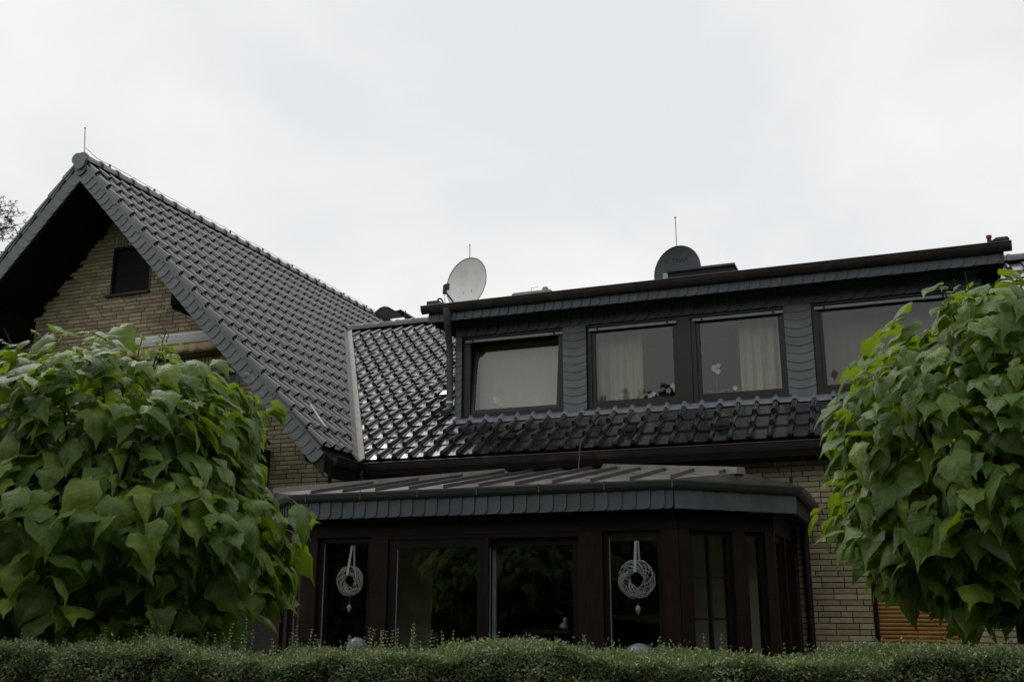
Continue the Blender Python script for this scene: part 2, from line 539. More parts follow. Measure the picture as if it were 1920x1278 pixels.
# ------------------------------------------------------------------ the house, its measures
TG, TM = 1.04, 0.664                   # roof slopes: gable wing, main roof
EX, EY, EZ = -6.41, 11.30, 3.32        # corner where both eaves meet
XA = -10.80                            # gable ridge
ZA = EZ + TG * (EX - XA)
YV = 10.57                             # verge plane
YR = 16.30                             # main ridge
ZR = EZ + TM * (YR - EY)
VK = TM / TG                           # valley: dx = -VK * dy
WG, WM = 11.60, 11.64                  # gable wall, main wall
def zg(x): return ZA - TG * abs(x - XA)
def zm(y): return EZ + TM * (y - EY)
def xv(y): return EX - VK * (y - EY)

house = thing("brick_house", "beige brick house with black glazed tile roofs, steep gable and long slate clad dormer", "house", (-6, 11.6, 0))

def wall_cells(mb, x0, x1, z0, z1, y0, y1, ops):
    xs = sorted({x0, x1} | {v for o in ops for v in o[:2] if x0 < v < x1})
    zs = sorted({z0, z1} | {v for o in ops for v in o[2:] if z0 < v < z1})
    for i in range(len(xs) - 1):
        for j in range(len(zs) - 1):
            cx, cz = (xs[i] + xs[i + 1]) / 2, (zs[j] + zs[j + 1]) / 2
            if any(o[0] < cx < o[1] and o[2] < cz < o[3] for o in ops):
                continue
            mb.box(xs[i], xs[i + 1], y0, y1, zs[j], zs[j + 1])

def clip(o, co, no):
    """cut away everything on the side the world-space normal points to"""
    me = o.data
    bm = bmesh.new(); bm.from_mesh(me)
    w = WL[o.name]
    bmesh.ops.bisect_plane(bm, geom=bm.verts[:] + bm.edges[:] + bm.faces[:], plane_co=Vector(co) - w, plane_no=Vector(no), clear_outer=True)
    bm.to_mesh(me); bm.free()

GW_OPS = [(-11.02, -10.26, 6.11, 6.90), (-10.25, -8.53, 2.72, 4.83)]
g = MB(); wall_cells(g, -14.6, -7.02, 0, 8.0, WG + 0.012, WG + 0.30, GW_OPS)
gable_wall = g.build("gable_wall", M['mortar'], house)
clip(gable_wall, (XA, 0, ZA - 0.30), (TG, 0, 1)); clip(gable_wall, (XA, 0, ZA - 0.30), (-TG, 0, 1))
MW_OPS = [(-5.5, -2.28, 0.15, 2.30), (-0.36, 0.54, 0.1, 2.02), (-1.9, -1.2, 7, 8)]
g = MB(); wall_cells(g, -7.02, 4.5, 0, 3.36, WM + 0.012, WM + 0.30, MW_OPS)
main_wall = g.build("main_wall", M['mortar'], house)
# side and back walls of the block
g = MB(); g.box(4.2, 4.5, WM + 0.31, 21, 0, 3.36); g.box(-14.6, 4.5, 21, 21.3, 0, 3.36); g.box(-14.6, -14.3, WG + 0.31, 20.99, 0, 3.4)
g.build("rear_wall", M['mortar'], house)
# plastered inner face inside the garden room, closed dark room behind
g = MB(); g.box(-6.42, -5.5, WM - 0.006, WM + 0.011, 0.1, 2.62); g.box(-2.28, -1.17, WM - 0.006, WM + 0.011, 0.1, 2.62)
g.box(-5.5, -2.28, WM - 0.006, WM + 0.011, 2.30, 2.62)
g.build("plaster_face", M['plaster'], house)
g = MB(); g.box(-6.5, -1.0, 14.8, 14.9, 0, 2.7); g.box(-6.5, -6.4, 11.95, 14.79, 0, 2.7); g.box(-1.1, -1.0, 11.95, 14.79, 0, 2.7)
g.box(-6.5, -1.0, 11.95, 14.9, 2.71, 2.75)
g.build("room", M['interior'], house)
g = MB(); g.box(-6.5, -1.0, 11.64, 14.9, 0.02, 0.10)
g.build("room_floor", M['floor'], house)

# roof slabs
def slab(name, plan, zf, th, m, parent, lift=0.0):
    mb = MB()
    n = len(plan)
    top = [(x, y, zf(x, y) - lift) for x, y in plan]
    bot = [(x, y, zf(x, y) - lift - th) for x, y in plan]
    fs = [tuple(range(n)), tuple(range(n, 2 * n))[::-1]] + [(i, (i + 1) % n, n + (i + 1) % n, n + i) for i in range(n)]
    mb.add(top + bot, fs)
    return mb.build(name, m, parent)
yb = 23.5
gable_roof = slab("gable_roof", [(XA, YV + 0.03), (EX + 0.02, YV + 0.03), (EX + 0.02, EY), (xv(YR), YR), (EX - 2.2, 20.4), (EX - 2.2, yb), (XA, yb)],
                  lambda x, y: zg(x), 0.22, M['soffit'], house, 0.03)
slab("gable_roof_far_slope", [(XA, YV + 0.03), (XA, yb), (XA - 4.6, yb), (XA - 4.6, YV + 0.03)], lambda x, y: zg(x), 0.22, M['soffit'], house, 0.03)
main_roof = slab("main_roof", [(EX, EY + 0.02), (4.9, EY + 0.02), (4.9, 12.26), (xv(12.26), 12.26)], lambda x, y: zm(y), 0.16, M['soffit'], house, 0.03)
g = MB()
for pl in ([(xv(12.262), 12.262), (-5.50, 12.262), (-5.50, YR), (xv(YR), YR)], [(1.10, 12.262), (4.9, 12.262), (4.9, YR), (1.10, YR)],
           [(-5.498, 14.62), (1.098, 14.62), (1.098, YR), (-5.498, YR)]):
    n = 4
    g.add([(x, y, zm(y) - 0.03) for x, y in pl] + [(x, y, zm(y) - 0.19) for x, y in pl],
          [(0, 1, 2, 3), (7, 6, 5, 4)] + [(i, (i + 1) % n, n + (i + 1) % n, n + i) for i in range(n)])
g.add([(xv(YR), YR, ZR - 0.03), (4.9, YR, ZR - 0.03), (4.9, 21.6, ZR - 3.55), (EX - 0.4, 21.6, ZR - 3.55)], [(0, 1, 2, 3)])
g.build("main_roof_deck", M['soffit'], house)

# soffit boards at the main eave and dark purlin ends under the gable
g = MB(); g.box(EX + 0.02, 4.9, EY + 0.05, WM + 0.01, EZ - 0.19, EZ - 0.17)
g.build("eave_soffit", M['soffit'], house)
for x0, x1, z0, z1 in ((-9.17, -9.03, 5.52, 5.86), (-6.90, -6.76, 3.30, 3.52), (-12.57, -12.43, 5.52, 5.86)):
    g = MB()
    g.prism([(x0, 10.80, z1), (x0, 10.80, z0 + 0.06), (x0, 10.86, z0), (x0, WG, z0), (x0, WG, z1)], (x1 - x0, 0, 0))
    g.build("purlin", M['soffit'], house)

# gable window: reveal, dark roller shutter, sill
gw = part_empty("gable_window", house, (-10.64, WG, 6.11))
g = MB(); g.box(-11.02, -10.985, WG + 0.0, WG + 0.16, 6.135, 6.90); g.box(-10.295, -10.26, WG + 0.0, WG + 0.16, 6.135, 6.90)
g.box(-10.985, -10.295, WG + 0.0, WG + 0.16, 6.865, 6.90)
g.build("frame", M['frame'], gw)
g = MB(); g.box(-11.06, -10.25, WG - 0.06, WG + 0.16, 6.10, 6.133)
g.build("sill", M['black'], gw)
for i in range(15):
    g = MB(); z = 6.135 + i * 0.0485
    g.prism([(-10.984, WG + 0.05, z), (-10.984, WG + 0.042, z + 0.024), (-10.984, WG + 0.05, z + 0.046), (-10.984, WG + 0.06, z + 0.046), (-10.984, WG + 0.06, z)], (0.688, 0, 0))
    g.build("slat", M['shutter_dark'], gw)
# balcony door with closed shutter
bd = part_empty("balcony_door", house, (-9.4, WG, 2.72))
g = MB(); g.box(-10.25, -10.17, WG + 0.0, WG + 0.2, 2.72, 4.83); g.box(-8.60, -8.53, WG + 0.0, WG + 0.2, 2.72, 4.83)
g.box(-10.17, -8.60, WG + 0.0, WG + 0.2, 4.75, 4.83)
g.build("frame", M['lilac'], bd)
for i in range(40):
    z = 2.73 + i * 0.0505
    g = MB()
    g.prism([(-10.169, WG + 0.06, z), (-10.169, WG + 0.052, z + 0.025), (-10.169, WG + 0.06, z + 0.048), (-10.169, WG + 0.07, z + 0.048), (-10.169, WG + 0.07, z)], (1.568, 0, 0))
    g.build("slat", M['lilac'], bd)
# balcony
bal = part_empty("balcony", house, (-9.6, 11.0, 2.6))
g = MB(); g.box(-11.6, -7.93, 10.2, WG, 2.55, 2.70); g.build("floor_slab", M['mortar'], bal)
g = MB(); g.box(-7.965, -7.935, 10.2, WG - 0.01, 2.75, 3.60); g.box(-11.6, -7.967, 10.2, 10.23, 2.75, 3.60); g.build("side_panel", M['black'], bal)
g = MB(); g.tube([(-7.95, WG - 0.03, 3.67), (-7.95, WG - 0.05, 3.715), (-7.95, 10.25, 3.74), (-11.6, 10.25, 3.74)], 0.018, 8); g.build("handrail", M['black'], bal)
for y in (11.47, 10.85, 10.25):
    g = MB(); g.box(-7.965, -7.935, y - 0.018, y + 0.018, 3.601, 3.70); g.build("rail_post", M['greymetal'], bal)

# ground floor shutter at the right
sh = part_empty("roller_shutter", house, (0.09, WM, 0.1))
g = MB(); g.box(-0.36, -0.315, WM - 0.012, WM + 0.15, 0.1, 2.02); g.box(0.50, 0.54, WM - 0.012, WM + 0.15, 0.1, 2.02); g.box(-0.315, 0.50, WM - 0.012, WM + 0.15, 1.99, 2.02)
g.build("frame", M['wood_dark'], sh)
for i in range(45):
    z = 0.12 + i * 0.0415
    g = MB()
    g.sweep([(0.05, 0), (0.038, 0.006), (0.033, 0.02), (0.038, 0.034), (0.05, 0.0395)], (-0.314, WM, z), (0.499, WM, z), (0, 1, 0), (0, 0, 1), closed=True, smooth=False)
    g.build("slat", M['shutter_wood'], sh)

# ------------------------------------------------------------------ roof edge: backing boards, slates, flanges, ridge
verge = part_empty("verge", house, (XA, YV, 3.2))
for sgn, xe in ((1, EX - 0.06), (-1, XA - 4.55)):
    g = MB()
    g.prism([(XA, YV, zg(XA) - 0.03), (xe, YV, zg(xe) - 0.03), (xe, YV, zg(xe) - 0.315), (XA, YV, zg(XA) - 0.315)], (0, 0.028, 0))
    g.build("backing_board", M['slate_back'], verge)
cs = 1 / math.sqrt(1 + TG * TG)
def slate_mesh(w, h, r, corner, name, th=0.011, m='slate'):
    """rectangular slate (x across, z up) with one lower corner rounded; lies in the xz plane, front at -y"""
    pts = []
    if corner == 'R':
        pts = [(0, h), (0, 0), (w - r, 0)] + [(w - r + r * math.sin(a), r - r * math.cos(a)) for a in (0.35, 0.7, 1.05, 1.35)] + [(w, r), (w, h)]
    elif corner == 'L':
        pts = [(0, h), (0, r)] + [(r - r * math.cos(a), r - r * math.sin(a)) for a in (0.25, 0.55, 0.9, 1.25)] + [(r, 0), (w, 0), (w, h)]
    else:
        pts = [(0, h), (0, r)] + [(w * k / 6, r * (abs(k / 6 * 2 - 1.0) ** 1.9)) for k in range(1, 6)] + [(w, r), (w, h)]
    n = len(pts)
    mb = MB()
    mb.add([(x, 0, z) for x, z in pts] + [(x, -th, z) for x, z in pts],
           [tuple(range(n, 2 * n))] + [(i, (i + 1) % n, n + (i + 1) % n, n + i) for i in range(n)])
    me = mb.mesh(name, M[m])
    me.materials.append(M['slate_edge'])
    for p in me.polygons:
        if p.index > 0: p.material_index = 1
    bm = bmesh.new(); bm.from_mesh(me); bmesh.ops.recalc_face_normals(bm, faces=bm.faces); bm.to_mesh(me); bm.free()
    return me
# verge slates: local x runs across the band (0 = inner edge), z runs up the slope
SLV = slate_mesh(0.20, 0.19, 0.085, 'L', "verge_slate")
SLV2 = slate_mesh(0.20, 0.19, 0.085, 'R', "verge_slate_mirrored")
PV = 0.131
def verge_slates(sgn, count, me):
    dn = Vector((sgn * cs, 0, -TG * cs)); out = Vector((sgn * TG * cs, 0, cs))
    for k in range(count):
        s0 = 0.02 + PV * (k + 1)
        inner = Vector((XA, YV - 0.004, zg(XA) - 0.315 )) + dn * s0
        ex = out if sgn > 0 else -out
        ez = -dn
        base = inner if sgn > 0 else inner + out * 0.20
        tilt = 0.075
        ez2 = (ez * math.cos(tilt) + Vector((0, 1, 0)) * math.sin(tilt)).normalized()
        ey = ez2.cross(ex)
        base = base + Vector((0, -0.010 + 0.0012 * random.uniform(-1, 1), 0)) + dn * random.uniform(-0.003, 0.003)
        inst("slate", me, verge, frame_matrix(base, ex, ey, ez2))
verge_slates(1, 46, SLV)
verge_slates(-1, 34, SLV2)
# one closing slate at the apex
inst("slate", slate_mesh(0.22, 0.22, 0.09, 'C', "apex_slate"), verge, Matrix.Translation((XA - 0.11, YV - 0.024, ZA - 0.235)))

# verge flanges of the edge tiles, one per course
LT, WT = 0.342, 0.2205
def flange(sgn, k, dark=False):
    dn = Vector((sgn * cs, 0, -TG * cs)); out = Vector((sgn * TG * cs, 0, cs))
    p = Vector((XA, YV - 0.03, ZA - 0.01)) + dn * (LT * k + 0.03)
    hd = 0.085 if sgn < 0 else 0.045
    a = p + out * (hd - 0.022); b = p + dn * (LT + 0.012) + out * hd
    if dark:
        c2 = b - out * (0.052 if sgn < 0 else 0.02); d2 = a - out * (0.02 if sgn < 0 else 0.015)
        q = Vector((0, -0.012, 0))
        g = MB(); g.prism([a + q, b + q, c2 + q, d2 + q], (0, 0.03, 0))
    else:
        lo = 0.075 if sgn < 0 else 0.068
        a = a - out * (0.02 if sgn < 0 else 0.015); b = b - out * (0.05 if sgn < 0 else 0.02) - dn * 0.01
        g = MB(); g.prism([a, b, b - out * lo * (0.62 if sgn < 0 else 1), a - out * 0.018], (0, 0.02, 0))
    return g
SN = int((EX - XA) / cs / LT) + 1
for k in range(SN - 1):
    flange(1, k).build("verge_flange", M['flange'], verge)
    flange(1, k, True).build("verge_tile_edge", M['tile'], verge)
for k in range(16):
    flange(-1, k).build("verge_flange", M['flange'], verge)
    flange(-1, k, True).build("verge_tile_edge", M['tile'], verge)

# ridge caps
def cap_mesh():
    mb = MB(); n = 8; Lc = 0.36
    st = [(0, 0.118, 0), (0.05, 0.118, 0), (0.055, 0.104, 0), (Lc, 0.092, 0)]
    vs = []
    for y, r, _ in st:
        for k in range(n + 1):
            t = PI * (-0.08 + 1.16 * k / n)
            vs.append((r * math.cos(t), y, r * 0.95 * math.sin(t)))
    fs = [(i * (n + 1) + k, i * (n + 1) + k + 1, (i + 1) * (n + 1) + k + 1, (i + 1) * (n + 1) + k) for i in range(len(st) - 1) for k in range(n)]
    mb.add(vs, fs, True)
    mb.add([vs[k] for k in range(n + 1)] + [(v[0] * 0.86, v[1], v[2] * 0.84) for v in vs[:n + 1]], [(k, k + 1, n + 2 + k, n + 1 + k) for k in range(n)])
    me = mb.mesh("ridge_tile", M['ridge'])
    bm = bmesh.new(); bm.from_mesh(me); bmesh.ops.recalc_face_normals(bm, faces=bm.faces); bm.to_mesh(me); bm.free()
    return me
CAP = cap_mesh()
for k in range(36):
    inst("ridge_tile", CAP, gable_roof, Matrix.Translation((XA, YV - 0.04 + 0.335 * k, ZA + 0.015)) @ Matrix.Rotation(0.025, 4, 'X') @ Matrix.Rotation(random.uniform(-.015, .015), 4, 'Z'))
for k in range(43):
    x = xv(YR) + 0.06 + 0.335 * k
    if -5.4 < x < 0.6: continue
    inst("ridge_tile", CAP, main_roof, Matrix.Translation((x, YR, ZR - 0.005)) @ Matrix.Rotation(-PI / 2, 4, 'Z') @ Matrix.Rotation(0.025, 4, 'X'))
# scalloped end disc on the gable ridge
g = MB()
pts = []
for k in range(28):
    a = 2 * PI * k / 28
    r = 0.105 + 0.040 * abs(math.sin(1.5 * a + 0.78))
    pts.append((XA + r * math.cos(a) * 1.05, YV - 0.075, ZA - 0.01 + r * math.sin(a)))
g.prism(pts, (0, 0.03, 0))
g.build("ridge_end", M['flange'], gable_roof)

# valley flashing
g = MB()
dv = Vector((-VK, 1, TM)); 
p0 = Vector((EX + 0.02, EY - 0.02, EZ)); p1 = p0 + dv * (YR - EY - 0.12)
sl = Vector((-0.072, -0.02, 0.072 * TG + 0.018)); sr = Vector((0.072, 0.02, 0.02 * TM + 0.018))
nseg = 12
vs = []
for i in range(nseg + 1):
    c = p0 + (p1 - p0) * i / nseg
    lf = 0.012 * (i % 2)
    vs += [c + sl + Vector((0, 0, 0.014)), c + Vector((0, 0, 0.022)), c + sr + Vector((0, 0, 0.030))]
g.add(vs, [f for i in range(nseg) for f in ((3 * i, 3 * i + 1, 3 * i + 4, 3 * i + 3), (3 * i + 1, 3 * i + 2, 3 * i + 5, 3 * i + 4))])
vf = g.build("valley_flashing", M['valley'], house)
md = vf.modifiers.new("thickness", 'SOLIDIFY'); md.thickness = 0.02; md.offset = -1

# gutters: half round with a rolled front bead
def gutter_prof(r):
    pr = [(r * math.cos(a), r * math.sin(a)) for a in [PI + PI * k / 8 for k in range(9)]]
    pr = [(pr[0][0], pr[0][1] + 0.01)] + pr
    return pr
def gutter(mb, p0, p1, out, r=0.065, dp=1.6):
    out = Vector(out)
    pr = [(-a, b if b > 0 else b * dp) for a, b in gutter_prof(r)]
    mb.sweep(pr, p0, p1, out, (0, 0, 1))
    pi = [(-a * 0.94, b * 0.94 if b > 0 else b * dp * 0.94) for a, b in gutter_prof(r)]
    mb.sweep(pi[::-1], p0, p1, out, (0, 0, 1))
    q0 = Vector(p0) + out * r; q1 = Vector(p1) + out * r
    mb.tube([q0, q1], 0.010, 6)
    for p in (Vector(p0), Vector(p1)):
        mb.add([p + out * a + Vector((0, 0, b)) for a, b in pr[1:]], [tuple(range(len(pr) - 1))])
g = MB(); gutter(g, (EX + 0.05, EY + 0.055, EZ - 0.012), (4.9, EY + 0.055, EZ - 0.012), (0, -1, 0), 0.068)
g.build("eave_gutter", M['gutter'], house)
g = MB(); gutter(g, (EX + 0.01, YV + 0.09, EZ - 0.012), (EX + 0.01, EY + 0.02, EZ - 0.012), (1, 0, 0), 0.068)
g.build("side_gutter", M['gutter'], house)
g = MB(); g.box(EX + 0.12, 4.9, EY + 0.115, EY + 0.135, EZ - 0.17, EZ - 0.01); g.build("eave_board", M['soffit'], house)
g = MB(); g.tube([(-6.38, EY + 0.055, 3.25), (-6.38, EY + 0.055, 3.16), (-6.42, WM - 0.06, 3.02), (-6.42, WM - 0.06, 0.1)], [0.055, 0.045, 0.04, 0.04], 12)
g.build("eave_downpipe", M['pipe'], house)
g = MB(); g.tube([(-1.0, WM - 0.055, 2.55), (-1.0, WM - 0.055, 0.1)], 0.04, 12); g.build("garden_downpipe", M['black'], house)
# small square wall vents
for x in (-2.62, -1.75):
    g = MB(); g.box(x - 0.03, x + 0.03, WM - 0.012, WM + 0.01, 3.10, 3.15); g.build("wall_vent", M['black'], house)

# ------------------------------------------------------------------ dormer
YD = 12.26
dormer = part_empty("dormer", house, (-2.2, YD, 3.95))
g = MB()
g.box(-5.50, 1.10, YD, YD + 0.10, 5.12, 5.38)
g.box(-5.50, -5.40, YD, YD + 0.10, 3.92, 5.12)
g.box(-3.96, -3.64, YD, YD + 0.10, 3.92, 5.12)
g.box(-1.125, -0.80, YD, YD + 0.10, 3.92, 5.12)
g.box(0.80, 1.10, YD, YD + 0.10, 3.92, 5.12)
g.box(-5.50, 1.10, YD + 0.002, YD + 0.10, 3.70, 3.92)
for x0, x1 in ((-5.50, -5.42), (1.02, 1.10)):
    g.prism([(x0, YD + 0.101, 3.70), (x0, YD + 0.101, 5.37), (x0, 14.75, 5.37)], (x1 - x0, 0, 0))
g.build("wall", M['slate_back'], dormer)
g = MB(); g.box(-5.75, 1.33, 11.915, 15.0, 5.375, 5.46); g.build("flat_roof", M['slate_back'], dormer)
g = MB(); g.box(-5.75, 1.33, 11.915, 11.945, 5.27, 5.374); g.box(-5.75, -5.72, 11.946, 13.9, 5.27, 5.374); g.box(1.30, 1.33, 11.946, 13.9, 5.27, 5.374)
g.build("fascia_board", M['slate_back'], dormer)
g = MB(); g.box(-5.719, 1.299, 11.946, YD - 0.001, 5.33, 5.37); g.build("soffit", M['soffit'], dormer)
g = MB(); gutter(g, (-5.83, 11.86, 5.475), (1.41, 11.86, 5.475), (0, -1, 0), 0.062); g.build("gutter", M['gutter'], dormer)
# slates on fascia and on the band above the windows
SF = slate_mesh(0.16, 0.155, 0.055, 'R', "fascia_slate", m='slate_dark')
SB = slate_mesh(0.185, 0.235, 0.085, 'R', "band_slate", m='slate_dark')
def slate_row(me, x0, x1, pitch, y, z, w, parent, tilt=0.085):
    k = 0; x = x0
    while x < x1 - 0.02:
        a = tilt
        Mw = Matrix.Translation((x, y - 0.002 + random.uniform(-.001, .001), z + random.uniform(-.0025, .0025))) @ Matrix.Rotation(-a, 4, 'Z')
        if x + w > x1 + 0.01:
            Mw = Mw @ Matrix.Diagonal(((x1 - x) / w, 1, 1, 1))
        inst("slate", me, parent, Mw)
        x += pitch
slate_row(SF, -5.75, 1.33, 0.125, 11.914, 5.262, 0.16, dormer)
slate_row(SB, -5.50, 1.10, 0.148, YD - 0.001, 5.115, 0.185, dormer)
def slate_column(x0, x1, z0, z1, pitch, sag=0.038):
    me = slate_mesh(x1 - x0, 0.16, sag, 'C', "column_slate", m='slate')
    z = z0
    while z < z1 - 0.05:
        h = min(0.16, z1 - z)
        Mw = Matrix.Translation((x0, YD - 0.010 + random.uniform(-.001, .001), z)) @ Matrix.Rotation(-0.09, 4, 'X') @ Matrix.Diagonal((1, 1, h / 0.16, 1))
        inst("slate", me, dormer, Mw)
        z += pitch
slate_column(-5.50, -5.405, 3.97, 5.13, 0.105, 0.03)
slate_column(-3.958, -3.642, 3.97, 5.13, 0.105)
slate_column(-1.123, -0.802, 3.97, 5.13, 0.105)
slate_column(0.802, 1.10, 3.97, 5.13, 0.105)

def window(x0, x1, z0, z1, parent, tilt=0.0, rails=True, gmat='glass', fl=0.07, fr=0.07):
    """recessed window: outer frame, sash, pane, pale blind rail with screws"""
    w = part_empty("window", parent, ((x0 + x1) / 2, YD, z0))
    y0, y1 = YD + 0.035, YD + 0.095
    g = MB()
    g.box(x0, x0 + fl, y0, y1, z0, z1); g.box(x1 - fr, x1, y0, y1, z0, z1)
    g.box(x0 + fl, x1 - fr, y0, y1, z1 - 0.05, z1); g.box(x0 + fl, x1 - fr, y0, y1, z0, z0 + 0.05)
    g.box(x0, x1, YD + 0.012, y0 - 0.001, z1 - 0.03, z1 - 0.002)
    g.build("frame", M['frame'], w)
    g = MB()
    a, b, c, d = x0 + fl + 0.002, x1 - fr - 0.002, z0 + 0.052, z1 - 0.052
    t = 0.045
    y2, y3 = YD + 0.055, YD + 0.11
    g.box(a, a + t, y2, y3, c, d); g.box(b - t, b, y2, y3, c, d)
    g.box(a + t, b - t, y2, y3, d - t, d); g.box(a + t, b - t, y2, y3, c, c + t)
    g.box(a + t, b - t, y2 + 0.018, y2 + 0.03, c + t, c + t + 0.012)
    sash = g.build("sash", M['frame'], w)
    g = MB(); g.box(a + t - 0.004, b - t + 0.004, y2 + 0.02, y2 + 0.026, c + t - 0.004, d - t + 0.004)
    pane = g.build("pane", M[gmat], w)
    if tilt:
        for o in (sash, pane):
            piv = Vector((0, YD + 0.08, c))
            base = WL[o.name]
            R = Matrix.Translation(piv) @ Matrix.Rotation(-tilt, 4, 'X') @ Matrix.Translation(-piv) @ Matrix.Translation(base)
            o.matrix_local = Matrix.Translation(-WL[w.name]) @ R
    if rails:
        g = MB(); g.box(x0 + 0.035, x1 - 0.004, YD + 0.001, YD + 0.022, z1 - 0.082, z1 - 0.048)
        g.build("blind_rail", M['rail'], w)
        for x in (x0 + 0.15, x1 - 0.12):
            g = MB(); g.lathe([(0.0, 0.012), (0.013, 0.012), (0.013, 0)], (x, YD + 0.001, z1 - 0.065), (0, -1, 0), 10)
            g.build("screw", M['black'], w)
    return w
window(-5.398, -3.962, 4.0, 5.115, dormer, tilt=0.13, gmat='glass3', fl=0.10)
window(-3.638, -2.445, 4.0, 5.115, dormer, fl=0.055, fr=0.02)
window(-2.276, -1.127, 4.0, 5.115, dormer, fl=0.06, fr=0.03)
window(-0.798, 0.798, 4.0, 5.115, dormer)
g = MB(); g.box(-2.444, -2.277, YD + 0.015, YD + 0.09, 4.0, 5.115); g.build("mullion", M['frame'], dormer)
g = MB(); g.prism([(-5.52, YD + 0.03, 3.998), (-5.52, YD - 0.035, 3.985), (-5.52, YD - 0.04, 3.955), (-5.52, YD + 0.03, 3.955)], (6.62, 0, 0))
g.build("sill", M['sillm'], dormer)
# room inside the dormer
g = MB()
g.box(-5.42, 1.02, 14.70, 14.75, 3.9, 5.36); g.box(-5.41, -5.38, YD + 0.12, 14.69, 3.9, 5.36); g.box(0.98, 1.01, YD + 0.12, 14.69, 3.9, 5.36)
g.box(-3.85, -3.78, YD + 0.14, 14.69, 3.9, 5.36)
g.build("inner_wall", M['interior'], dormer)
g = MB(); g.box(-5.40, 0.97, YD + 0.11, 14.69, 3.86, 3.899); g.build("inner_floor", M['floor'], dormer)
g = MB(); g.box(-5.37, 0.97, YD + 0.115, YD + 0.36, 4.00, 4.03); g.build("inner_sill", M['white'], dormer)
# dormer downpipe with swan neck and open shoe
g = MB()
g.tube([(-5.46, 11.86, 5.42), (-5.46, 11.86, 5.28), (-5.47, 11.90, 5.22), (-5.555, YD - 0.10, 5.02), (-5.56, YD - 0.075, 4.94), (-5.545, YD - 0.075, 4.18), (-5.545, YD - 0.09, 4.10), (-5.58, YD - 0.22, 4.04)],
       [0.062, 0.048, 0.045, 0.045, 0.045, 0.045, 0.046, 0.046], 14)
g.build("downpipe", M['pipe'], dormer)
g = MB(); g.lathe([(0.050, 0), (0.050, 0.02), (0.045, 0.02)], (-5.545, YD - 0.075, 4.195), (0, 0, 1), 16); g.build("pipe_clamp", M['white'], dormer)

# wavy lead apron on top of the tiles under the windows
def roll(u):
    """height of the tile profile at distance u across one tile"""
    P = [(0, 0.0), (0.003, 0.50), (0.012, 0.82), (0.024, 0.97), (0.036, 1.0), (0.048, 0.95), (0.059, 0.76), (0.066, 0.40), (0.069, 0.0), (0.085, -0.10), (0.205, -0.10), (0.214, 0.02), (0.2205, 0.02)]
    u = u % WT
    for (a, ha), (b, hb) in zip(P, P[1:]):
        if a <= u <= b:
            return ha + (hb - ha) * (u - a) / (b - a)
    return 0
MX0 = EX + 0.03 - 20 * WT      # column origin of the main roof tiles
g = MB(); vs = []; n = 0
x = -5.50
nx = int(6.6 / 0.018)
for i in range(nx + 1):
    xx = -5.50 + 6.6 * i / nx
    h = max(0, roll(xx - MX0)) * 0.045
    wob = 0.006 * math.sin(xx * 3.1) + 0.004 * math.sin(xx * 9.7)
    vs += [(xx, YD + 0.005, 3.975), (xx, YD - 0.045, zm(YD - 0.045) + 0.045 + h), (xx, YD - 0.105 + wob, zm(YD - 0.105 + wob) + 0.034 + h), (xx, YD - 0.115 + wob, zm(YD - 0.115 + wob) + 0.018 + h)]
for i in range(nx):
    for k in range(3):
        a = 4 * i + k
        g.f.append((a, a + 1, a + 5, a + 4)); g.sm.append(True)
g.v = vs
g.build("lead_apron", M['lead'], dormer)

# ------------------------------------------------------------------ tiles and bricks as candidates (chosen by what shows)
PROF = [(0, 0.0), (0.003, 0.50), (0.012, 0.82), (0.024, 0.97), (0.036, 1.0), (0.048, 0.95), (0.059, 0.76), (0.066, 0.40), (0.069, 0.0), (0.085, -0.10), (0.205, -0.10), (0.214, 0.02), (0.226, 0.02)]
def tile_geo():
    """x across, y up the slope, z normal"""
    n = len(PROF)
    hf, hr, lift, Lf = 0.065, 0.033, 0.023, LT + 0.03
    front = [(u, 0.0, lift + h * hf) for u, h in PROF]
    rear = [(u, Lf, h * hr) for u, h in PROF]
    low = [(u, 0.006, -0.002 + min(h, 0.3) * hr) for u, h in PROF]
    fr2 = [(u, 0.0, lift + h * hf) for u, h in PROF]
    v = front + rear + fr2 + low
    f = []; sm = []
    for i in range(n - 1):
        if i < 8: f.append((i, i + 1, n + i + 1, n + i)); sm.append(True)
    k0 = len(v)
    for i in range(8, n - 1):
        v += [front[i], front[i + 1], rear[i + 1], rear[i]]
        f.append((k0, k0 + 1, k0 + 2, k0 + 3)); sm.append(False); k0 += 4
    for i in range(n - 1):
        f.append((3 * n + i, 3 * n + i + 1, 2 * n + i + 1, 2 * n + i)); sm.append(False)
    return v, f, sm
TV, TF, TS = tile_geo()
tile_me = bpy.data.meshes.new("roof_tile")
tile_me.from_pydata(TV, [], TF); tile_me.polygons.foreach_set('use_smooth', TS); tile_me.materials.append(M['tile'])
bk_v = [(-.5, 0.0, -.5), (.5, 0.0, -.5), (.5, 0.0, .5), (-.5, 0.0, .5)]
def brick_geo(L_, H_):
    b = 0.003
    y0, y1, y2 = 0.0, 0.003, 0.016
    v = [(-L_ / 2 + b, y0, -H_ / 2 + b), (L_ / 2 - b, y0, -H_ / 2 + b), (L_ / 2 - b, y0, H_ / 2 - b), (-L_ / 2 + b, y0, H_ / 2 - b),
         (-L_ / 2, y1, -H_ / 2), (L_ / 2, y1, -H_ / 2), (L_ / 2, y1, H_ / 2), (-L_ / 2, y1, H_ / 2),
         (-L_ / 2, y2, -H_ / 2), (L_ / 2, y2, -H_ / 2), (L_ / 2, y2, H_ / 2), (-L_ / 2, y2, H_ / 2)]
    f = [(0, 1, 2, 3)]
    for i in range(4):
        j = (i + 1) % 4
        f.append((4 + i, 4 + j, j, i)); f.append((8 + i, 8 + j, 4 + j, 4 + i))
    return v, f
CH, BL, JT = 0.0605, 0.235, 0.009
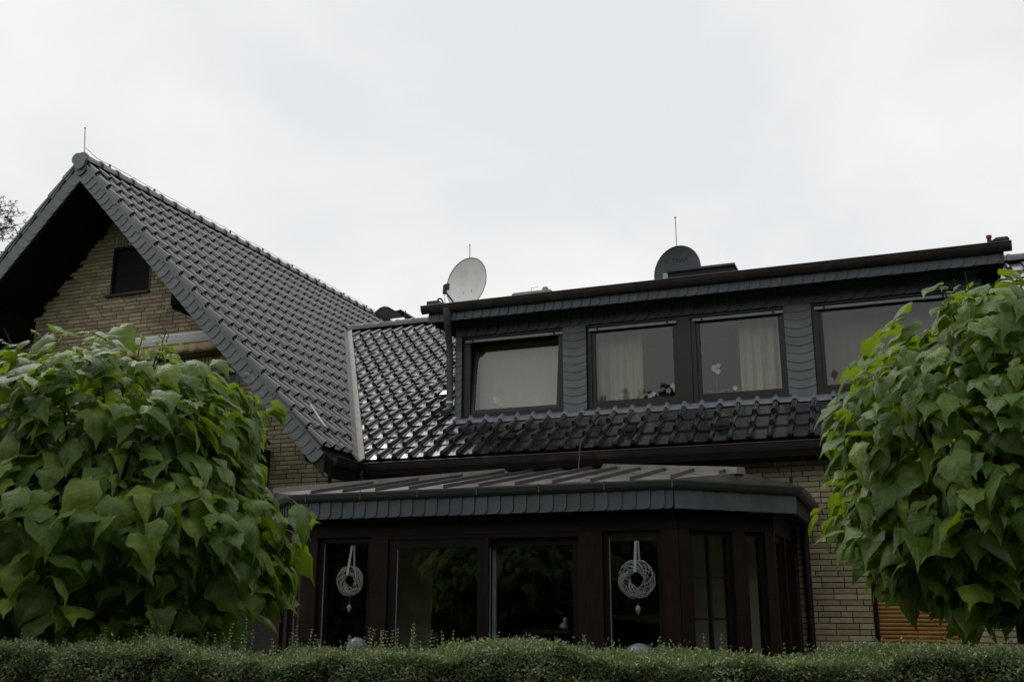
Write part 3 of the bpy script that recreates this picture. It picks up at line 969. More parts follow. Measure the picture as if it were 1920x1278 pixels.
TILES, BRICKS = [], []    # (matrix, parent, clip) / (matrix, length, height, parent)

def tile_mat4(o, ex, ey, ez):
    j = Matrix.Translation((random.gauss(0, .001), random.gauss(0, .003), 0)) @ Matrix.Rotation(random.gauss(0, 0.007), 4, 'Z') @ Matrix.Rotation(random.gauss(0, 0.009), 4, 'X') @ Matrix.Rotation(random.gauss(0, 0.012), 4, 'Y')
    return frame_matrix(o, ex, ey, ez) @ j
# gable right slope: columns along +Y, courses up the slope (towards -X)
upg = Vector((-cs, 0, TG * cs)); ng = Vector((TG * cs, 0, cs)); exg = Vector((0, 1, 0))
Vd = Vector((-VK, 1, 0)).normalized(); Vn = Vector((1, VK, 0)).normalized()   # points to the main roof side
sg_tot = (EX - XA) / cs
for c in range(56):
    y0 = YV - 0.015 + c * WT
    for r in range(SN):
        s0 = sg_tot - LT * (r + 1) - 0.02
        o = Vector((EX, y0, EZ)) + upg * s0 + ng * 0.004
        mid = o + upg * 0.17 + exg * 0.11
        clipf = None
        if mid.y > EY:
            if mid.y <= YR:
                dist = (mid - Vector((EX, EY, 0))).dot(Vn)
                if dist > 0.16: continue
                if dist > -0.42: clipf = 'g'
            elif mid.z < ZR - 0.45 * (mid.y - YR) * TM - 0.15: continue
        if s0 < -0.15: continue
        TILES.append((tile_mat4(o, exg, upg, ng), gable_roof, clipf))
# left slope: three columns by the verge
upl = Vector((cs, 0, TG * cs)); nl = Vector((-TG * cs, 0, cs))
for c in range(3):
    for r in range(15):
        o = Vector((XA, YV - 0.015 + c * WT + WT, ZA)) - upl * (LT * (r + 1) + 0.02) + nl * 0.004
        TILES.append((tile_mat4(o, Vector((0, -1, 0)), upl, nl), gable_roof, None))
# main roof
cm = 1 / math.sqrt(1 + TM * TM)
upm = Vector((0, cm, TM * cm)); nm = Vector((0, -TM * cm, cm)); exm = Vector((1, 0, 0))
sm_tot = (YR - EY) / cm
NR = int(sm_tot / 0.334)
for c in range(90):
    x0 = MX0 + c * WT
    if x0 > 4.7: break
    for r in range(NR):
        s0 = 0.045 + 0.334 * r
        o = Vector((x0, EY, EZ)) + upm * s0 + nm * 0.004
        mid = o + upm * 0.17 + exm * 0.11
        dist = (mid - Vector((EX, EY, 0))).dot(Vn)
        if dist < -0.16: continue
        if -5.56 < mid.x < 1.2 and mid.y > YD - 0.02: continue
        TILES.append((tile_mat4(o, exm, upm, nm), main_roof, 'm' if dist < 0.42 else None))

def brick_rows(x0, x1, z0, z1, y, ops, parent, keep=lambda x, z: True):
    r = 0; z = z0
    while z + CH <= z1 + 0.01:
        x = x0 - random.choice((0.0, 0.06, 0.1175, 0.176)) - (0.06 if r % 2 else 0)
        while x < x1:
            Lb = BL if random.random() > 0.2 else BL / 2
            a, b = max(x, x0), min(x + Lb, x1)
            segs = [(a, b)]
            zc = z + CH / 2
            for o in ops:
                if o[2] - 0.005 < zc < o[3] + 0.005:
                    ns = []
                    for s, e in segs:
                        if e <= o[0] or s >= o[1]: ns.append((s, e))
                        else:
                            if s < o[0]: ns.append((s, o[0]))
                            if e > o[1]: ns.append((o[1], e))
                    segs = ns
            for s, e in segs:
                if e - s > 0.03 and keep((s + e) / 2, zc):
                    BRICKS.append((Vector(((s + e) / 2, y, zc)), e - s - JT, CH - JT, parent))
            x += Lb
        z += CH; r += 1
soldiers = [(-11.02, -10.26, 6.902, 7.085), (-10.25, -8.53, 4.832, 5.015)]
brick_rows(-13.6, -7.02, 2.0, 7.7, WG, GW_OPS + soldiers, gable_wall, lambda x, z: z < zg(x) - 0.24)
brick_rows(-7.0, -6.47, 0.12, 3.2, WM, [], main_wall)
brick_rows(-6.47, -1.10, 2.72, 3.2, WM, [], main_wall)
brick_rows(-1.10, 3.6, 0.12, 3.2, WM, [(-0.36, 0.54, 0.1, 2.02), (-0.36, 0.54, 2.022, 2.2)], main_wall)
for x0, x1, z0, z1 in soldiers + [(-0.36, 0.54, 2.022, 2.2)]:
    n = int((x1 - x0) / CH)
    for i in range(n):
        xx = x0 + (x1 - x0) * (i + 0.5) / n
        wal = gable_wall if z0 > 3 else main_wall
        BRICKS.append((Vector((xx, WG if z0 > 3 else WM, (z0 + z1) / 2)), (x1 - x0) / n - JT, z1 - z0 - JT, wal))
# ------------------------------------------------------------------ garden room (conservatory)
cons = thing("conservatory", "dark mahogany garden room with slate fascia and low standing seam metal roof", "conservatory", (-3.8, 10.2, 0))
XC = -3.80
A_R, B_R = Vector((-1.87, 9.05, 0)), Vector((-1.13, 9.79, 0))
mir = lambda p: Vector((2 * XC - p.x, p.y, p.z))
A_L, B_L = mir(A_R), mir(B_R)
ga, gb = Vector((-1.83, 8.80, 0)), Vector((-0.845, 9.80, 0))
gal, gbl = mir(ga), mir(gb)
ZG, ZT = 2.655, 3.165
Mh = Vector((-1.34, 9.30, 2.745)); Th = Vector((-3.42, WM, ZT))
Mhl, Thl = mir(Mh), mir(Th)
at = lambda p, z: Vector((p.x, p.y, z))
def sheet(name, polys, th, m, parent):
    mb = MB()
    for pl in polys:
        n = len(pl)
        mb.add([tuple(p) for p in pl] + [(p[0], p[1], p[2] - th) for p in pl],
               [tuple(range(n)), tuple(range(n, 2 * n))[::-1]] + [(i, (i + 1) % n, n + (i + 1) % n, n + i) for i in range(n)])
    return mb.build(name, m, parent)
gin = lambda p, d: p  # plan helper
sheet("roof_front", [[at(gal, ZG), at(ga, ZG), Mh, Th, Thl, Mhl]], 0.02, M['zinc'], cons)
sheet("roof_side", [[at(gb, ZG), Vector((gb.x, WM, ZG)), Th, Mh]], 0.02, M['zinc'], cons)
sheet("roof_side", [[at(gbl, ZG), Mhl, Thl, Vector((gbl.x, WM, ZG))]], 0.02, M['zinc'], cons)
sheet("roof_corner", [[at(ga, ZG), at(gb, ZG), Mh]], 0.02, M['zinc'], cons)
sheet("roof_corner", [[at(gal, ZG), Mhl, at(gbl, ZG)]], 0.02, M['zinc'], cons)
pf = (ZT - ZG) / (WM - ga.y)
def ztop_front(y): return ZG + pf * (y - ga.y)
for k in range(-1, 14):
    x = -1.86 - 0.366 * k
    if x > ga.x + 0.45 or x < gal.x - 0.1: continue
    ys = ga.y + 0.01 if gal.x < x < ga.x else 9.2
    # hip limits the upper end
    if x > Th.x: ye = Mh.y + (x - Mh.x) / (Th.x - Mh.x) * (Th.y - Mh.y)
    elif x < Thl.x: ye = Mhl.y + (x - Mhl.x) / (Thl.x - Mhl.x) * (Thl.y - Mhl.y)
    else: ye = WM - 0.01
    if ye - ys < 0.15: continue
    g = MB()
    g.prism([(x - 0.012, ys, ztop_front(ys) - 0.001), (x + 0.012, ys, ztop_front(ys) - 0.001), (x + 0.009, ys, ztop_front(ys) + 0.034), (x - 0.009, ys, ztop_front(ys) + 0.034)],
            (0, ye - ys, pf * (ye - ys)))
    g.build("seam", M['seam'], cons)
for sgn in (1, -1):
    for k in range(1, 5):
        y = 9.8 + 0.366 * k
        x0 = (gb.x if sgn > 0 else gbl.x); 
        tt = (y - Mh.y) / (Th.y - Mh.y)
        x1 = (Mh.x + (Th.x - Mh.x) * tt) if sgn > 0 else (Mhl.x + (Thl.x - Mhl.x) * tt)
        z1 = Mh.z + (Th.z - Mh.z) * tt
        g = MB(); g.prism([(x0, y - 0.012, ZG), (x0, y + 0.012, ZG), (x0, y + 0.009, ZG + 0.035), (x0, y - 0.009, ZG + 0.035)], (x1 - x0, 0, z1 - ZG))
        g.build("seam", M['seam'], cons)
for a, b in ((Mh, Th), (Mhl, Thl)):
    d = (b - a); side = Vector((d.y, -d.x, 0)).normalized()
    g = MB(); a2 = a - d.normalized() * 0.03
    g.prism([a2 - side * 0.05 + Vector((0, 0, -0.01)), a2 + side * 0.05 + Vector((0, 0, -0.01)), a2 + side * 0.04 + Vector((0, 0, 0.05)), a2 - side * 0.04 + Vector((0, 0, 0.05))], d)
    g.build("hip_cap", M['valley'], cons)
g = MB(); g.box(Thl.x, Th.x, WM - 0.05, WM - 0.002, ZT - 0.01, ZT + 0.07); g.build("wall_flashing", M['seam'], cons)
# eave ring: gutter, fascia, soffit
ring = [Vector((gbl.x, WM - 0.01, 0)), gbl, gal, ga, gb, Vector((gb.x, WM - 0.01, 0))]
def inset(pts, d):
    out = []
    n = len(pts)
    for i, p in enumerate(pts):
        ds = []
        if i > 0: ds.append((pts[i] - pts[i - 1]).normalized())
        if i < n - 1: ds.append((pts[i + 1] - pts[i]).normalized())
        nrm = [Vector((-q.y, q.x, 0)) for q in ds]
        if len(nrm) == 2:
            b = (nrm[0] + nrm[1]).normalized(); k = d / b.dot(nrm[0]); out.append(p + b * k)
        else:
            out.append(p + nrm[0] * d)
    return out
def ring_profile(mb, prof, pts, z):
    """profile (inward offset, height) swept round the eave with mitred corners"""
    rows = [inset(pts, a) for a, b in prof]
    n, m = len(prof), len(pts)
    vs = [(rows[i][j].x, rows[i][j].y, z + prof[i][1]) for j in range(m) for i in range(n)]
    mb.add(vs, [(j * n + i, j * n + i + 1, (j + 1) * n + i + 1, (j + 1) * n + i) for j in range(m - 1) for i in range(n - 1)], False)
g = MB(); ring_profile(g, [(0.012, -0.002), (0.006, 0.012), (-0.004, 0.010), (-0.006, -0.004), (0.0, -0.045), (0.02, -0.065), (0.06, -0.07), (0.075, -0.05), (0.075, -0.02)], ring, ZG - 0.012)
g.build("gutter", M['gutter2'], cons)
for x in [ga.x - 0.02 - 0.62 * k for k in range(7)]:
    g = MB(); g.box(x - 0.006, x + 0.006, 8.787, 8.793, ZG - 0.075, ZG + 0.004); g.build("gutter_bracket", M['pipe'], cons)
g = MB(); ring_profile(g, [(0.07, -0.085), (0.07, -0.245), (0.10, -0.245), (0.10, -0.085), (0.07, -0.085)], ring, ZG)
g.build("fascia_board", M['slate_back'], cons)
g = MB(); ring_profile(g, [(0.10, -0.236), (0.36, -0.236)], ring, ZG)
sf = g.build("soffit", M['wood_dark'], cons); md = sf.modifiers.new("thickness", 'SOLIDIFY'); md.thickness = 0.012
SC = slate_mesh(0.17, 0.175, 0.05, 'R', "garden_room_slate", m='slate_dark')
def slates_along(a, b, z, pitch, off):
    d = (b - a); Ln = d.length; d.normalize(); nrm = Vector((d.y, -d.x, 0))
    k = 0
    while k * pitch < Ln - 0.03:
        p = a + d * (k * pitch) + nrm * off
        ang = math.atan2(d.y, d.x)
        w = min(0.17, Ln - k * pitch)
        inst("slate", SC, cons, Matrix.Translation((p.x, p.y, z + random.uniform(-.002, .002))) @ Matrix.Rotation(ang - 0.08, 4, 'Z') @ Matrix.Diagonal((w / 0.17, 1, 1, 1)))
        k += 1
fr_in = inset(ring, 0.068)
slates_along(fr_in[2], fr_in[3], ZG - 0.252, 0.130, 0.0)
slates_along(fr_in[3], fr_in[4], ZG - 0.252, 0.130, 0.0)
slates_along(fr_in[1], fr_in[2], ZG - 0.252, 0.130, 0.0)

def seg_frame(a, b):
    d = (b - a).normalized()
    return lambda t, q, z: Vector((a.x + d.x * t - d.y * q, a.y + d.y * t + d.x * q, z))   # q = inward
def sbox(mb, fr, t0, t1, q0, q1, z0, z1):
    c = [fr(t0, q0, z0), fr(t1, q0, z0), fr(t1, q1, z0), fr(t0, q1, z0), fr(t0, q0, z1), fr(t1, q0, z1), fr(t1, q1, z1), fr(t0, q1, z1)]
    mb.add(c, [(0, 3, 2, 1), (4, 5, 6, 7), (0, 1, 5, 4), (1, 2, 6, 5), (2, 3, 7, 6), (3, 0, 4, 7)])
ZF = 0.15
fF = seg_frame(A_L, A_R); LF = (A_R - A_L).length
tx = lambda X: X - A_L.x
def sash(fr, t0, t1, z0, z1, name, fw=0.05, m='wood', cross=None, q=0.03):
    w = part_empty(name, cons, tuple(fr((t0 + t1) / 2, 0, z0)))
    g = MB()
    sbox(g, fr, t0, t0 + fw, q, q + 0.06, z0, z1); sbox(g, fr, t1 - fw, t1, q, q + 0.06, z0, z1)
    sbox(g, fr, t0 + fw, t1 - fw, q, q + 0.06, z1 - fw, z1); sbox(g, fr, t0 + fw, t1 - fw, q, q + 0.06, z0, z0 + fw * 1.5)
    g.build("frame", M[m], w)
    g = MB(); sbox(g, fr, t0 + fw - 0.004, t1 - fw + 0.004, q + 0.027, q + 0.033, z0 + fw * 1.5 - 0.004, z1 - fw + 0.004)
    g.build("pane", M['glass2'], w)
    g = MB(); sbox(g, fr, t0 + fw, t0 + fw + 0.007, q + 0.018, q + 0.026, z0 + fw * 1.5, z1 - fw)
    g.build("edge_glint", M['rail'], w)  # pale strip standing in for the reflection along the pane edge
    if cross:
        nv, zs = cross
        for i in range(1, nv + 1):
            tt = t0 + fw + (t1 - t0 - 2 * fw) * i / (nv + 1)
            g = MB(); sbox(g, fr, tt - 0.011, tt + 0.011, q + 0.005, q + 0.052, z0 + fw * 1.5, z1 - fw); g.build("glazing_bar", M['wood_dark'], w)
        for zz in zs:
            g = MB(); sbox(g, fr, t0 + fw, t1 - fw, q + 0.008, q + 0.050, zz - 0.009, zz + 0.009); g.build("glazing_bar", M['wood_dark'], w)
    return w
# head beam, sill beam, posts
for a, b in ((A_L, A_R), (A_R, B_R), (B_L, A_L)):
    fr = seg_frame(a, b); Ls = (b - a).length
    g = MB(); sbox(g, fr, 0, Ls, -0.01, 0.13, 2.235, 2.46); g.build("head_beam", M['wood_dark'], cons)
    g = MB(); sbox(g, fr, 0, Ls, 0.0, 0.12, 0.0, ZF); g.build("sill_beam", M['wood_dark'], cons)
for s, a, b in ((1, B_R, Vector((B_R.x, WM, 0))), (-1, Vector((B_L.x, WM, 0)), B_L)):
    fr = seg_frame(a, b); Ls = (b - a).length
    g = MB(); sbox(g, fr, 0, Ls - 0.01, -0.01, 0.13, 2.235, 2.46); g.build("head_beam", M['wood_dark'], cons)
    g = MB(); sbox(g, fr, 0, Ls - 0.01, 0.0, 0.12, 0.0, ZF); g.build("sill_beam", M['wood_dark'], cons)
    n = 2
    for k in range(n + 1):
        c = 0.04 + (Ls - 0.13) * k / n
        g = MB(); sbox(g, fr, c - 0.04, c + 0.05, -0.006, 0.11, ZF, 2.234); g.build("post", M['wood'], cons)
        if k < n and s < 0 and k == 0:
            g = MB(); sbox(g, fr, c + 0.052, c + (Ls - 0.13) / n - 0.042, 0.03, 0.08, ZF, 2.232); g.build("solid_panel", M['wood_dark'], cons)
        elif k < n:
            sash(fr, c + 0.052, c + (Ls - 0.13) / n - 0.042, ZF, 2.232, "window", 0.05)
for X0, X1, m in ((-5.73, -5.56, 'wood'), (-4.95, -4.76, 'wood'), (-2.80, -2.57, 'wood'), (-2.02, -1.87, 'wood')):
    g = MB(); sbox(g, fF, tx(X0), tx(X1), -0.008, 0.11, ZF, 2.234); g.build("post", M[m], cons)
sash(fF, tx(-5.558), tx(-4.952), ZF, 2.232, "window", 0.048, 'wood_dark')
sash(fF, tx(-2.568), tx(-2.022), ZF, 2.232, "window", 0.048, 'wood_dark')
sash(fF, tx(-4.758), tx(-3.725), ZF, 2.20, "door", 0.085, 'wood_dark', q=0.012)
sash(fF, tx(-3.790), tx(-2.802), ZF, 2.20, "door", 0.075, 'wood_dark', q=0.075)
g = MB(); sbox(g, fF, tx(-3.735), tx(-3.690), -0.004, 0.010, ZF, 2.20); g.build("door_stile", M['wood'], cons)
g = MB(); sbox(g, fF, tx(-3.708), tx(-3.672), 0.145, 0.165, ZF + 0.05, 2.13); g.build("pale_strip", M['rail'], cons)  # narrow pale upright strip just inside the right door
g = MB(); sbox(g, fF, tx(-4.758), tx(-2.802), -0.003, 0.011, 2.201, 2.234); g.build("door_head", M['wood_dark'], cons)
for a, b, flip in ((A_R, B_R, False), (B_L, A_L, True)):
    fr = seg_frame(a, b); Ls = (b - a).length
    T = (lambda t: Ls - t) if flip else (lambda t: t)
    def order(u, v): return (min(T(u), T(v)), max(T(u), T(v)))
    g = MB(); sbox(g, fr, *order(-0.0, 0.115), -0.007, 0.11, ZF, 2.234); g.build("post", M['wood'], cons)
    g = MB(); sbox(g, fr, *order(0.58, 0.72), -0.007, 0.11, ZF, 2.234); g.build("post", M['wood'], cons)
    g = MB(); sbox(g, fr, *order(Ls - 0.10, Ls), -0.007, 0.11, ZF, 2.234); g.build("post", M['wood'], cons)
    t0, t1 = order(0.117, 0.578)
    sash(fr, t0, t1, ZF, 2.232, "window", 0.045, 'wood_dark', cross=(1, (0.75, 1.10, 1.46, 1.82)))
    t0, t1 = order(0.722, Ls - 0.102)
    sash(fr, t0, t1, ZF, 2.232, "window", 0.04, 'wood_dark')
g = MB()
pl = inset([Vector((B_L.x, WM - 0.01, 0)), B_L, A_L, A_R, B_R, Vector((B_R.x, WM - 0.01, 0))], 0.13)
n = len(pl)
g.add([(p.x, p.y, 0.02) for p in pl] + [(p.x, p.y, 0.12) for p in pl], [tuple(range(n))[::-1], tuple(range(n, 2 * n))] + [(i, (i + 1) % n, n + (i + 1) % n, n + i) for i in range(n)])
g.build("floor", M['floor'], cons)
g = MB()
g.add([(p.x, p.y, 2.47) for p in pl] + [(p.x, p.y, 2.49) for p in pl], [tuple(range(n))[::-1], tuple(range(n, 2 * n))] + [(i, (i + 1) % n, n + (i + 1) % n, n + i) for i in range(n)])
g.build("ceiling", M['wood_dark'], cons)

# wreaths hung inside the narrow windows
def wreath(x, z, r, label, drop_z, ztop):
    y = 9.00
    w = thing("wicker_wreath", label, "wreath", (x, y, z), "wicker wreaths hung at the garden room windows")
    rnd = random.Random(int(abs(x) * 100))
    for k in range(70):
        g = MB(); pts = []
        a0 = rnd.uniform(0, 2 * PI); span = rnd.uniform(1.2, 2.6) * rnd.choice((-1, 1))
        ph = rnd.uniform(0, 2 * PI); tw = rnd.uniform(1.0, 2.2); rm = r * 0.66; rt = r * 0.34 * rnd.uniform(0.75, 1.05)
        for i in range(7):
            a = a0 + span * i / 6; b = ph + tw * span * i / 6
            rr = rm + rt * math.cos(b)
            pts.append((x + rr * math.cos(a), y + rt * 0.6 * math.sin(b), z + rr * math.sin(a)))
        g.tube(pts, rnd.uniform(0.0026, 0.0042), 4)
        if k == 0: tot = MB()
        nn = len(tot.v)
        tot.v += g.v; tot.f += [tuple(i + nn for i in f) for f in g.f]; tot.sm += g.sm
    tag(tot.build("woven_ring", M['wicker'], w), kind='stuff')
    g = MB()
    g.prism([(x - 0.018, y + 0.03, ztop), (x + 0.004, y + 0.03, ztop), (x + 0.012, y - 0.055, z + r * 0.35), (x - 0.014, y - 0.055, z + r * 0.35)], (0, -0.002, 0))
    g.prism([(x + 0.004, y + 0.036, ztop), (x + 0.022, y + 0.036, ztop), (x + 0.030, y + 0.05, z + r * 0.4), (x + 0.008, y + 0.05, z + r * 0.4)], (0, 0.002, 0))
    g.build("ribbon", M['ribbon'], w)
    g = MB(); g.tube([(x + 0.005, y, z - r * 0.95), (x + 0.005, y, drop_z + 0.035)], 0.0012, 4); g.build("thread", M['ribbon'], w)
    g = MB(); g.lathe([(0.001, 0.04), (0.012, 0.035), (0.023, 0.015), (0.022, 0.0), (0.012, -0.025), (0.001, -0.042)], (x + 0.005, y, drop_z), (0, 0, 1), 12); g.build("drop", M['drop'], w)
wreath(-5.147, 1.809, 0.150, "white wicker wreath on a ribbon at the window left of the garden room doors", 1.545, 2.15)
wreath(-2.246, 1.804, 0.172, "white wicker wreath on a ribbon at the window right of the garden room doors", 1.54, 2.14)
# small pale figure added behind the right door to stand for a reflection
g = MB(); g.lathe([(0.001, 0.11), (0.02, 0.10), (0.025, 0.08), (0.014, 0.065), (0.035, 0.04), (0.045, 0.01), (0.03, 0)], (-3.10, 9.5, 1.36), (0.25, 0, 1), 12)
fg = g.build("bird_figurine", M['fig']); tag(fg, "small pale bird figurine standing for a reflection in the right glass door", "figurine")
tb = thing("side_table", "narrow dark side table behind the right glass door of the garden room", "table", (-3.1, 9.5, 0.12))
g = MB(); g.box(-3.5, -2.75, 9.38, 9.65, 1.32, 1.355); g.build("table_top", M['wood'], tb)
for x in (-3.46, -2.79):
    for y in (9.41, 9.62):
        g = MB(); g.box(x - 0.02, x + 0.02, y - 0.02, y + 0.02, 0.12, 1.319); g.build("leg", M['wood'], tb)
# garden globes in front of the glass
def globe(x, r, z, label):
    w = thing("globe_lamp", label, "globe lamp", (x, 8.3, 0), "white garden globes before the glass doors")
    g = MB(); g.lathe([(max(0.001, r * math.sin(PI * k / 14)), -r * math.cos(PI * k / 14)) for k in range(15)], (x, 8.3, z), (0, 0, 1), 24); g.build("globe", M['globe'], w)
    g = MB(); g.tube([(x, 8.3, 0), (x, 8.3, z - r * 0.97)], 0.025, 10); g.build("pole", M['black'], w)
globe(-4.65, 0.095, 1.205, "small white globe lamp standing before the left wreath window")
globe(-2.07, 0.140, 1.145, "large white globe lamp standing before the right wreath window")

# ------------------------------------------------------------------ things on the roofs
def dish(x, y, z, theta, m, name_label, rim, text=None, wd=0.39, ht=0.425, arm=True):
    d = thing("satellite_dish", name_label, "satellite dish", (x, y, 5.46), "satellite dishes on the dormer roof")
    nrm = Vector((-math.sin(theta), -math.cos(theta), 0.10)).normalized()
    side = Vector((math.cos(theta), -math.sin(theta), 0)); up = side.cross(nrm) * -1
    if up.z < 0: up = -up
    c = Vector((x, y, z))
    mb = MB(); NR_, NA = 7, 40
    def pt(rr, a, off): return c + side * (wd * rr * math.cos(a)) + up * (ht * rr * math.sin(a)) + nrm * (0.085 * (rr * rr) - 0.085 + off)
    for off, fl in ((0, False), (-0.006, True)):
        vs = [pt(0, 0, off)] + [pt((i + 1) / NR_, 2 * PI * k / NA, off) for i in range(NR_) for k in range(NA)]
        fs = []
        for k in range(NA):
            k2 = (k + 1) % NA
            fs.append((0, 1 + k, 1 + k2))
            for i in range(NR_ - 1):
                fs.append((1 + i * NA + k, 1 + (i + 1) * NA + k, 1 + (i + 1) * NA + k2, 1 + i * NA + k2))
        mb.add(vs, fs if not fl else [f[::-1] for f in fs], True)
    mb.build("reflector", m, d, fix=False)
    g = MB(); g.tube([pt(1.0, 2 * PI * k / NA, 0) for k in range(NA + 1)], 0.007, 6, caps=False); g.build("rim", rim, d)
    g = MB()
    foc = c + nrm * 0.50 - up * (ht * 0.62)
    base = pt(1.0, -PI / 2, -0.01)
    if arm:
        g.tube([base - up * 0.02, base - up * 0.03 + nrm * 0.2, foc - up * 0.05], 0.014, 6); g.build("arm", M['greymetal'], d)
        g = MB(); ax = (c - foc).normalized()
        q = foc + side * 0.03
        g.tube([foc - up * 0.10, foc + up * 0.02], [0.030, 0.034], 10); g.tube([foc + up * 0.02, foc + up * 0.03 + ax * 0.05], [0.036, 0.03], 10)
        g.build("receiver", M['black'], d)
        g = MB(); g.tube([foc + side * 0.065 - up * 0.04, foc + side * 0.05 + up * 0.05], [0.022, 0.03], 10); g.build("receiver", M['rust'], d)
        g = MB(); g.tube([foc - up * 0.10, foc - up * 0.2 + side * 0.02, foc - up * 0.33 - nrm * 0.05], 0.007, 6); g.build("cable", M['white'], d)
    g = MB(); pb = c - nrm * 0.17
    g.tube([(pb.x, pb.y, 5.46), (pb.x, pb.y, z + 0.05)], 0.024, 10); g.box(pb.x - 0.14, pb.x + 0.14, pb.y - 0.14, pb.y + 0.14, 5.46, 5.48); g.build("mast", M['greymetal'], d)
    g = MB(); g.tube([pb, c - nrm * 0.09], 0.06, 8); g.build("bracket", M['greymetal'], d)
    for a, b in ((-0.10, -0.12), (0.06, -0.11), (-0.12, -0.30), (0.04, -0.30)):
        rr = math.hypot(a / wd, b / ht); pp = c + side * a + up * b + nrm * (0.085 * rr * rr - 0.085)
        g = MB(); g.tube([pp, pp + nrm * 0.006], 0.007, 6); g.build("bolt", M['rust'], d)
        if b > -0.2:
            g = MB(); g.prism([pp + nrm * 0.002 - side * 0.002, pp + nrm * 0.002 + side * 0.002, pp - up * 0.07 + nrm * 0.0075 + side * 0.001, pp - up * 0.07 + nrm * 0.0075 - side * 0.001], nrm * 0.0006)
            g.build("rust_streak", M['rust'], d)
    if text:
        cu = bpy.data.curves.new("lettering", 'FONT'); cu.body = text; cu.size = 0.085; cu.extrude = 0.001; cu.align_x = 'CENTER'
        cu.offset = 0.0012; cu.space_character = 1.05
        to = bpy.data.objects.new("lettering", cu); COL.objects.link(to)
        dg = bpy.context.evaluated_depsgraph_get()
        me = bpy.data.meshes.new_from_object(to.evaluated_get(dg)); me.name = "lettering"
        bpy.data.objects.remove(to)
        me.materials.clear(); me.materials.append(M['black'])
        for v in me.vertices:
            a, b = v.co.x + 0.02, v.co.y + 0.19
            rr = math.hypot(a / wd, b / ht)
            v.co = side * a + up * b + nrm * (0.085 * rr * rr - 0.085 + 0.003 + v.co.z)
        o = bpy.data.objects.new("lettering", me); link(o, d, tuple(c))
        g = MB()
        for s in (-1, 1):
            pts = []
            for k in range(9):
                t = k / 8; a = -0.20 + 0.05 * t; b = 0.215 + s * 0.018 * math.sin(PI * t) + 0.01
                rr = math.hypot(a / wd, b / ht); pts.append(c + side * a + up * b + nrm * (0.085 * rr * rr - 0.082))
            g.tube(pts, 0.0028, 4)
        g.build("emblem", M['black'], d)
    return d
dish(-6.055, 13.85, 6.45, 0.25, M['dishw'], "white satellite dish with rusty bolts at the left end of the dormer roof", M['greymetal'])
dish(-2.70, 13.75, 6.20, 0.16, M['dishg'], "dark grey satellite dish with dark lettering on the dormer roof", M['dishg'], "TRIAX", wd=0.352, ht=0.415, arm=False)

def rod(x, y, z0, x1, z1, label, base_z=None):
    w = thing("lightning_rod", label, "lightning rod", (x, y, z0), "lightning rods on the roofs")
    g = MB(); g.tube([(x, y, z0), (x1, y, z1)], 0.0065, 6); g.build("rod", M['greymetal'], w)
    g = MB(); g.lathe([(0.001, 0.02), (0.012, 0.008), (0.012, -0.008), (0.001, -0.02)], (x1, y, z1), (0, 0, 1), 8); g.build("tip", M['greymetal'], w)
    g = MB(); g.box(x - 0.03, x + 0.03, y - 0.03, y + 0.03, z0, z0 + 0.03); g.build("foot", M['greymetal'], w)
    return w
lr = rod(-10.93, 10.72, ZA + 0.12, -10.99, 8.52, "thin lightning rod at the tip of the steep gable with wire along the ridge")
g = MB()
pts = [(-10.93, 10.72, ZA + 0.30), (-10.86, 10.9, ZA + 0.19)]
for k in range(36): pts.append((-10.80, 11.1 + k * 0.335, ZA + 0.165 + 0.006 * math.sin(k * 1.7)))
g.tube(pts, 0.004, 4); g.build("ridge_wire", M['greymetal'], lr)
for k in range(0, 36, 3):
    g = MB(); y = 11.1 + k * 0.335; g.box(-10.812, -10.788, y - 0.012, y + 0.012, ZA + 0.11, ZA + 0.17); g.build("wire_holder", M['rust'], lr)
rod(-6.26, 14.45, 5.46, -6.26, 7.31, "thin lightning rod rising behind the white satellite dish")
rod(-2.80, 14.35, 5.46, -2.815, 7.28, "tall thin lightning rod rising behind the dark grey satellite dish")

# roof window kerb, vent hood, small boxes on the flat roof
rl = thing("roof_skylight", "long low dark skylight box on the dormer roof beside the grey dish", "skylight", (-2.15, 12.9, 5.46))
g = MB(); g.prism([(-2.60, 12.6, 5.46), (-1.74, 12.6, 5.46), (-1.74, 12.6, 5.82), (-2.60, 12.6, 5.82)], (0, 0.7, 0)); g.build("kerb", M['slate_back'], rl)
g = MB(); g.box(-2.62, -1.72, 12.57, 13.33, 5.822, 5.852); g.build("lid", M['gutter2'], rl)
g = MB(); g.box(-2.665, -2.602, 12.58, 12.9, 5.46, 5.815); g.build("side_bracket", M['rail'], rl)
vt = thing("roof_dome", "flat grey roof light dome with a small cap in the middle of the dormer roof", "roof dome", (-4.58, 13.0, 5.46))
g = MB(); g.box(-4.86, -4.30, 12.8, 13.3, 5.46, 5.79); g.build("kerb", M['slate_back'], vt)
g = MB(); g.prism([(-4.88, 12.78, 5.792), (-4.88, 12.78, 5.83), (-4.85, 12.80, 5.85), (-4.32, 12.80, 5.85), (-4.28, 12.78, 5.82), (-4.28, 12.78, 5.792)], (0, 0.5, 0)); g.build("dome", M['greymetal'], vt)
g = MB(); g.lathe([(0.045, 0), (0.045, 0.05), (0.036, 0.065), (0.001, 0.068)], (-4.42, 12.9, 5.851), (0, 0, 1), 14); g.build("cap", M['lead'], vt)
g = MB(); g.tube([(-4.60, 12.82, 5.85), (-4.60, 12.82, 5.90), (-4.50, 12.82, 5.91)], 0.004, 5); g.build("handle", M['greymetal'], vt)
jb = thing("cable_box", "small dark cable box at the left end of the dormer gutter", "cable box", (-5.75, 12.1, 5.46))
g = MB(); g.box(-5.86, -5.68, 12.05, 12.25, 5.461, 5.62); g.build("box", M['gutter2'], jb)
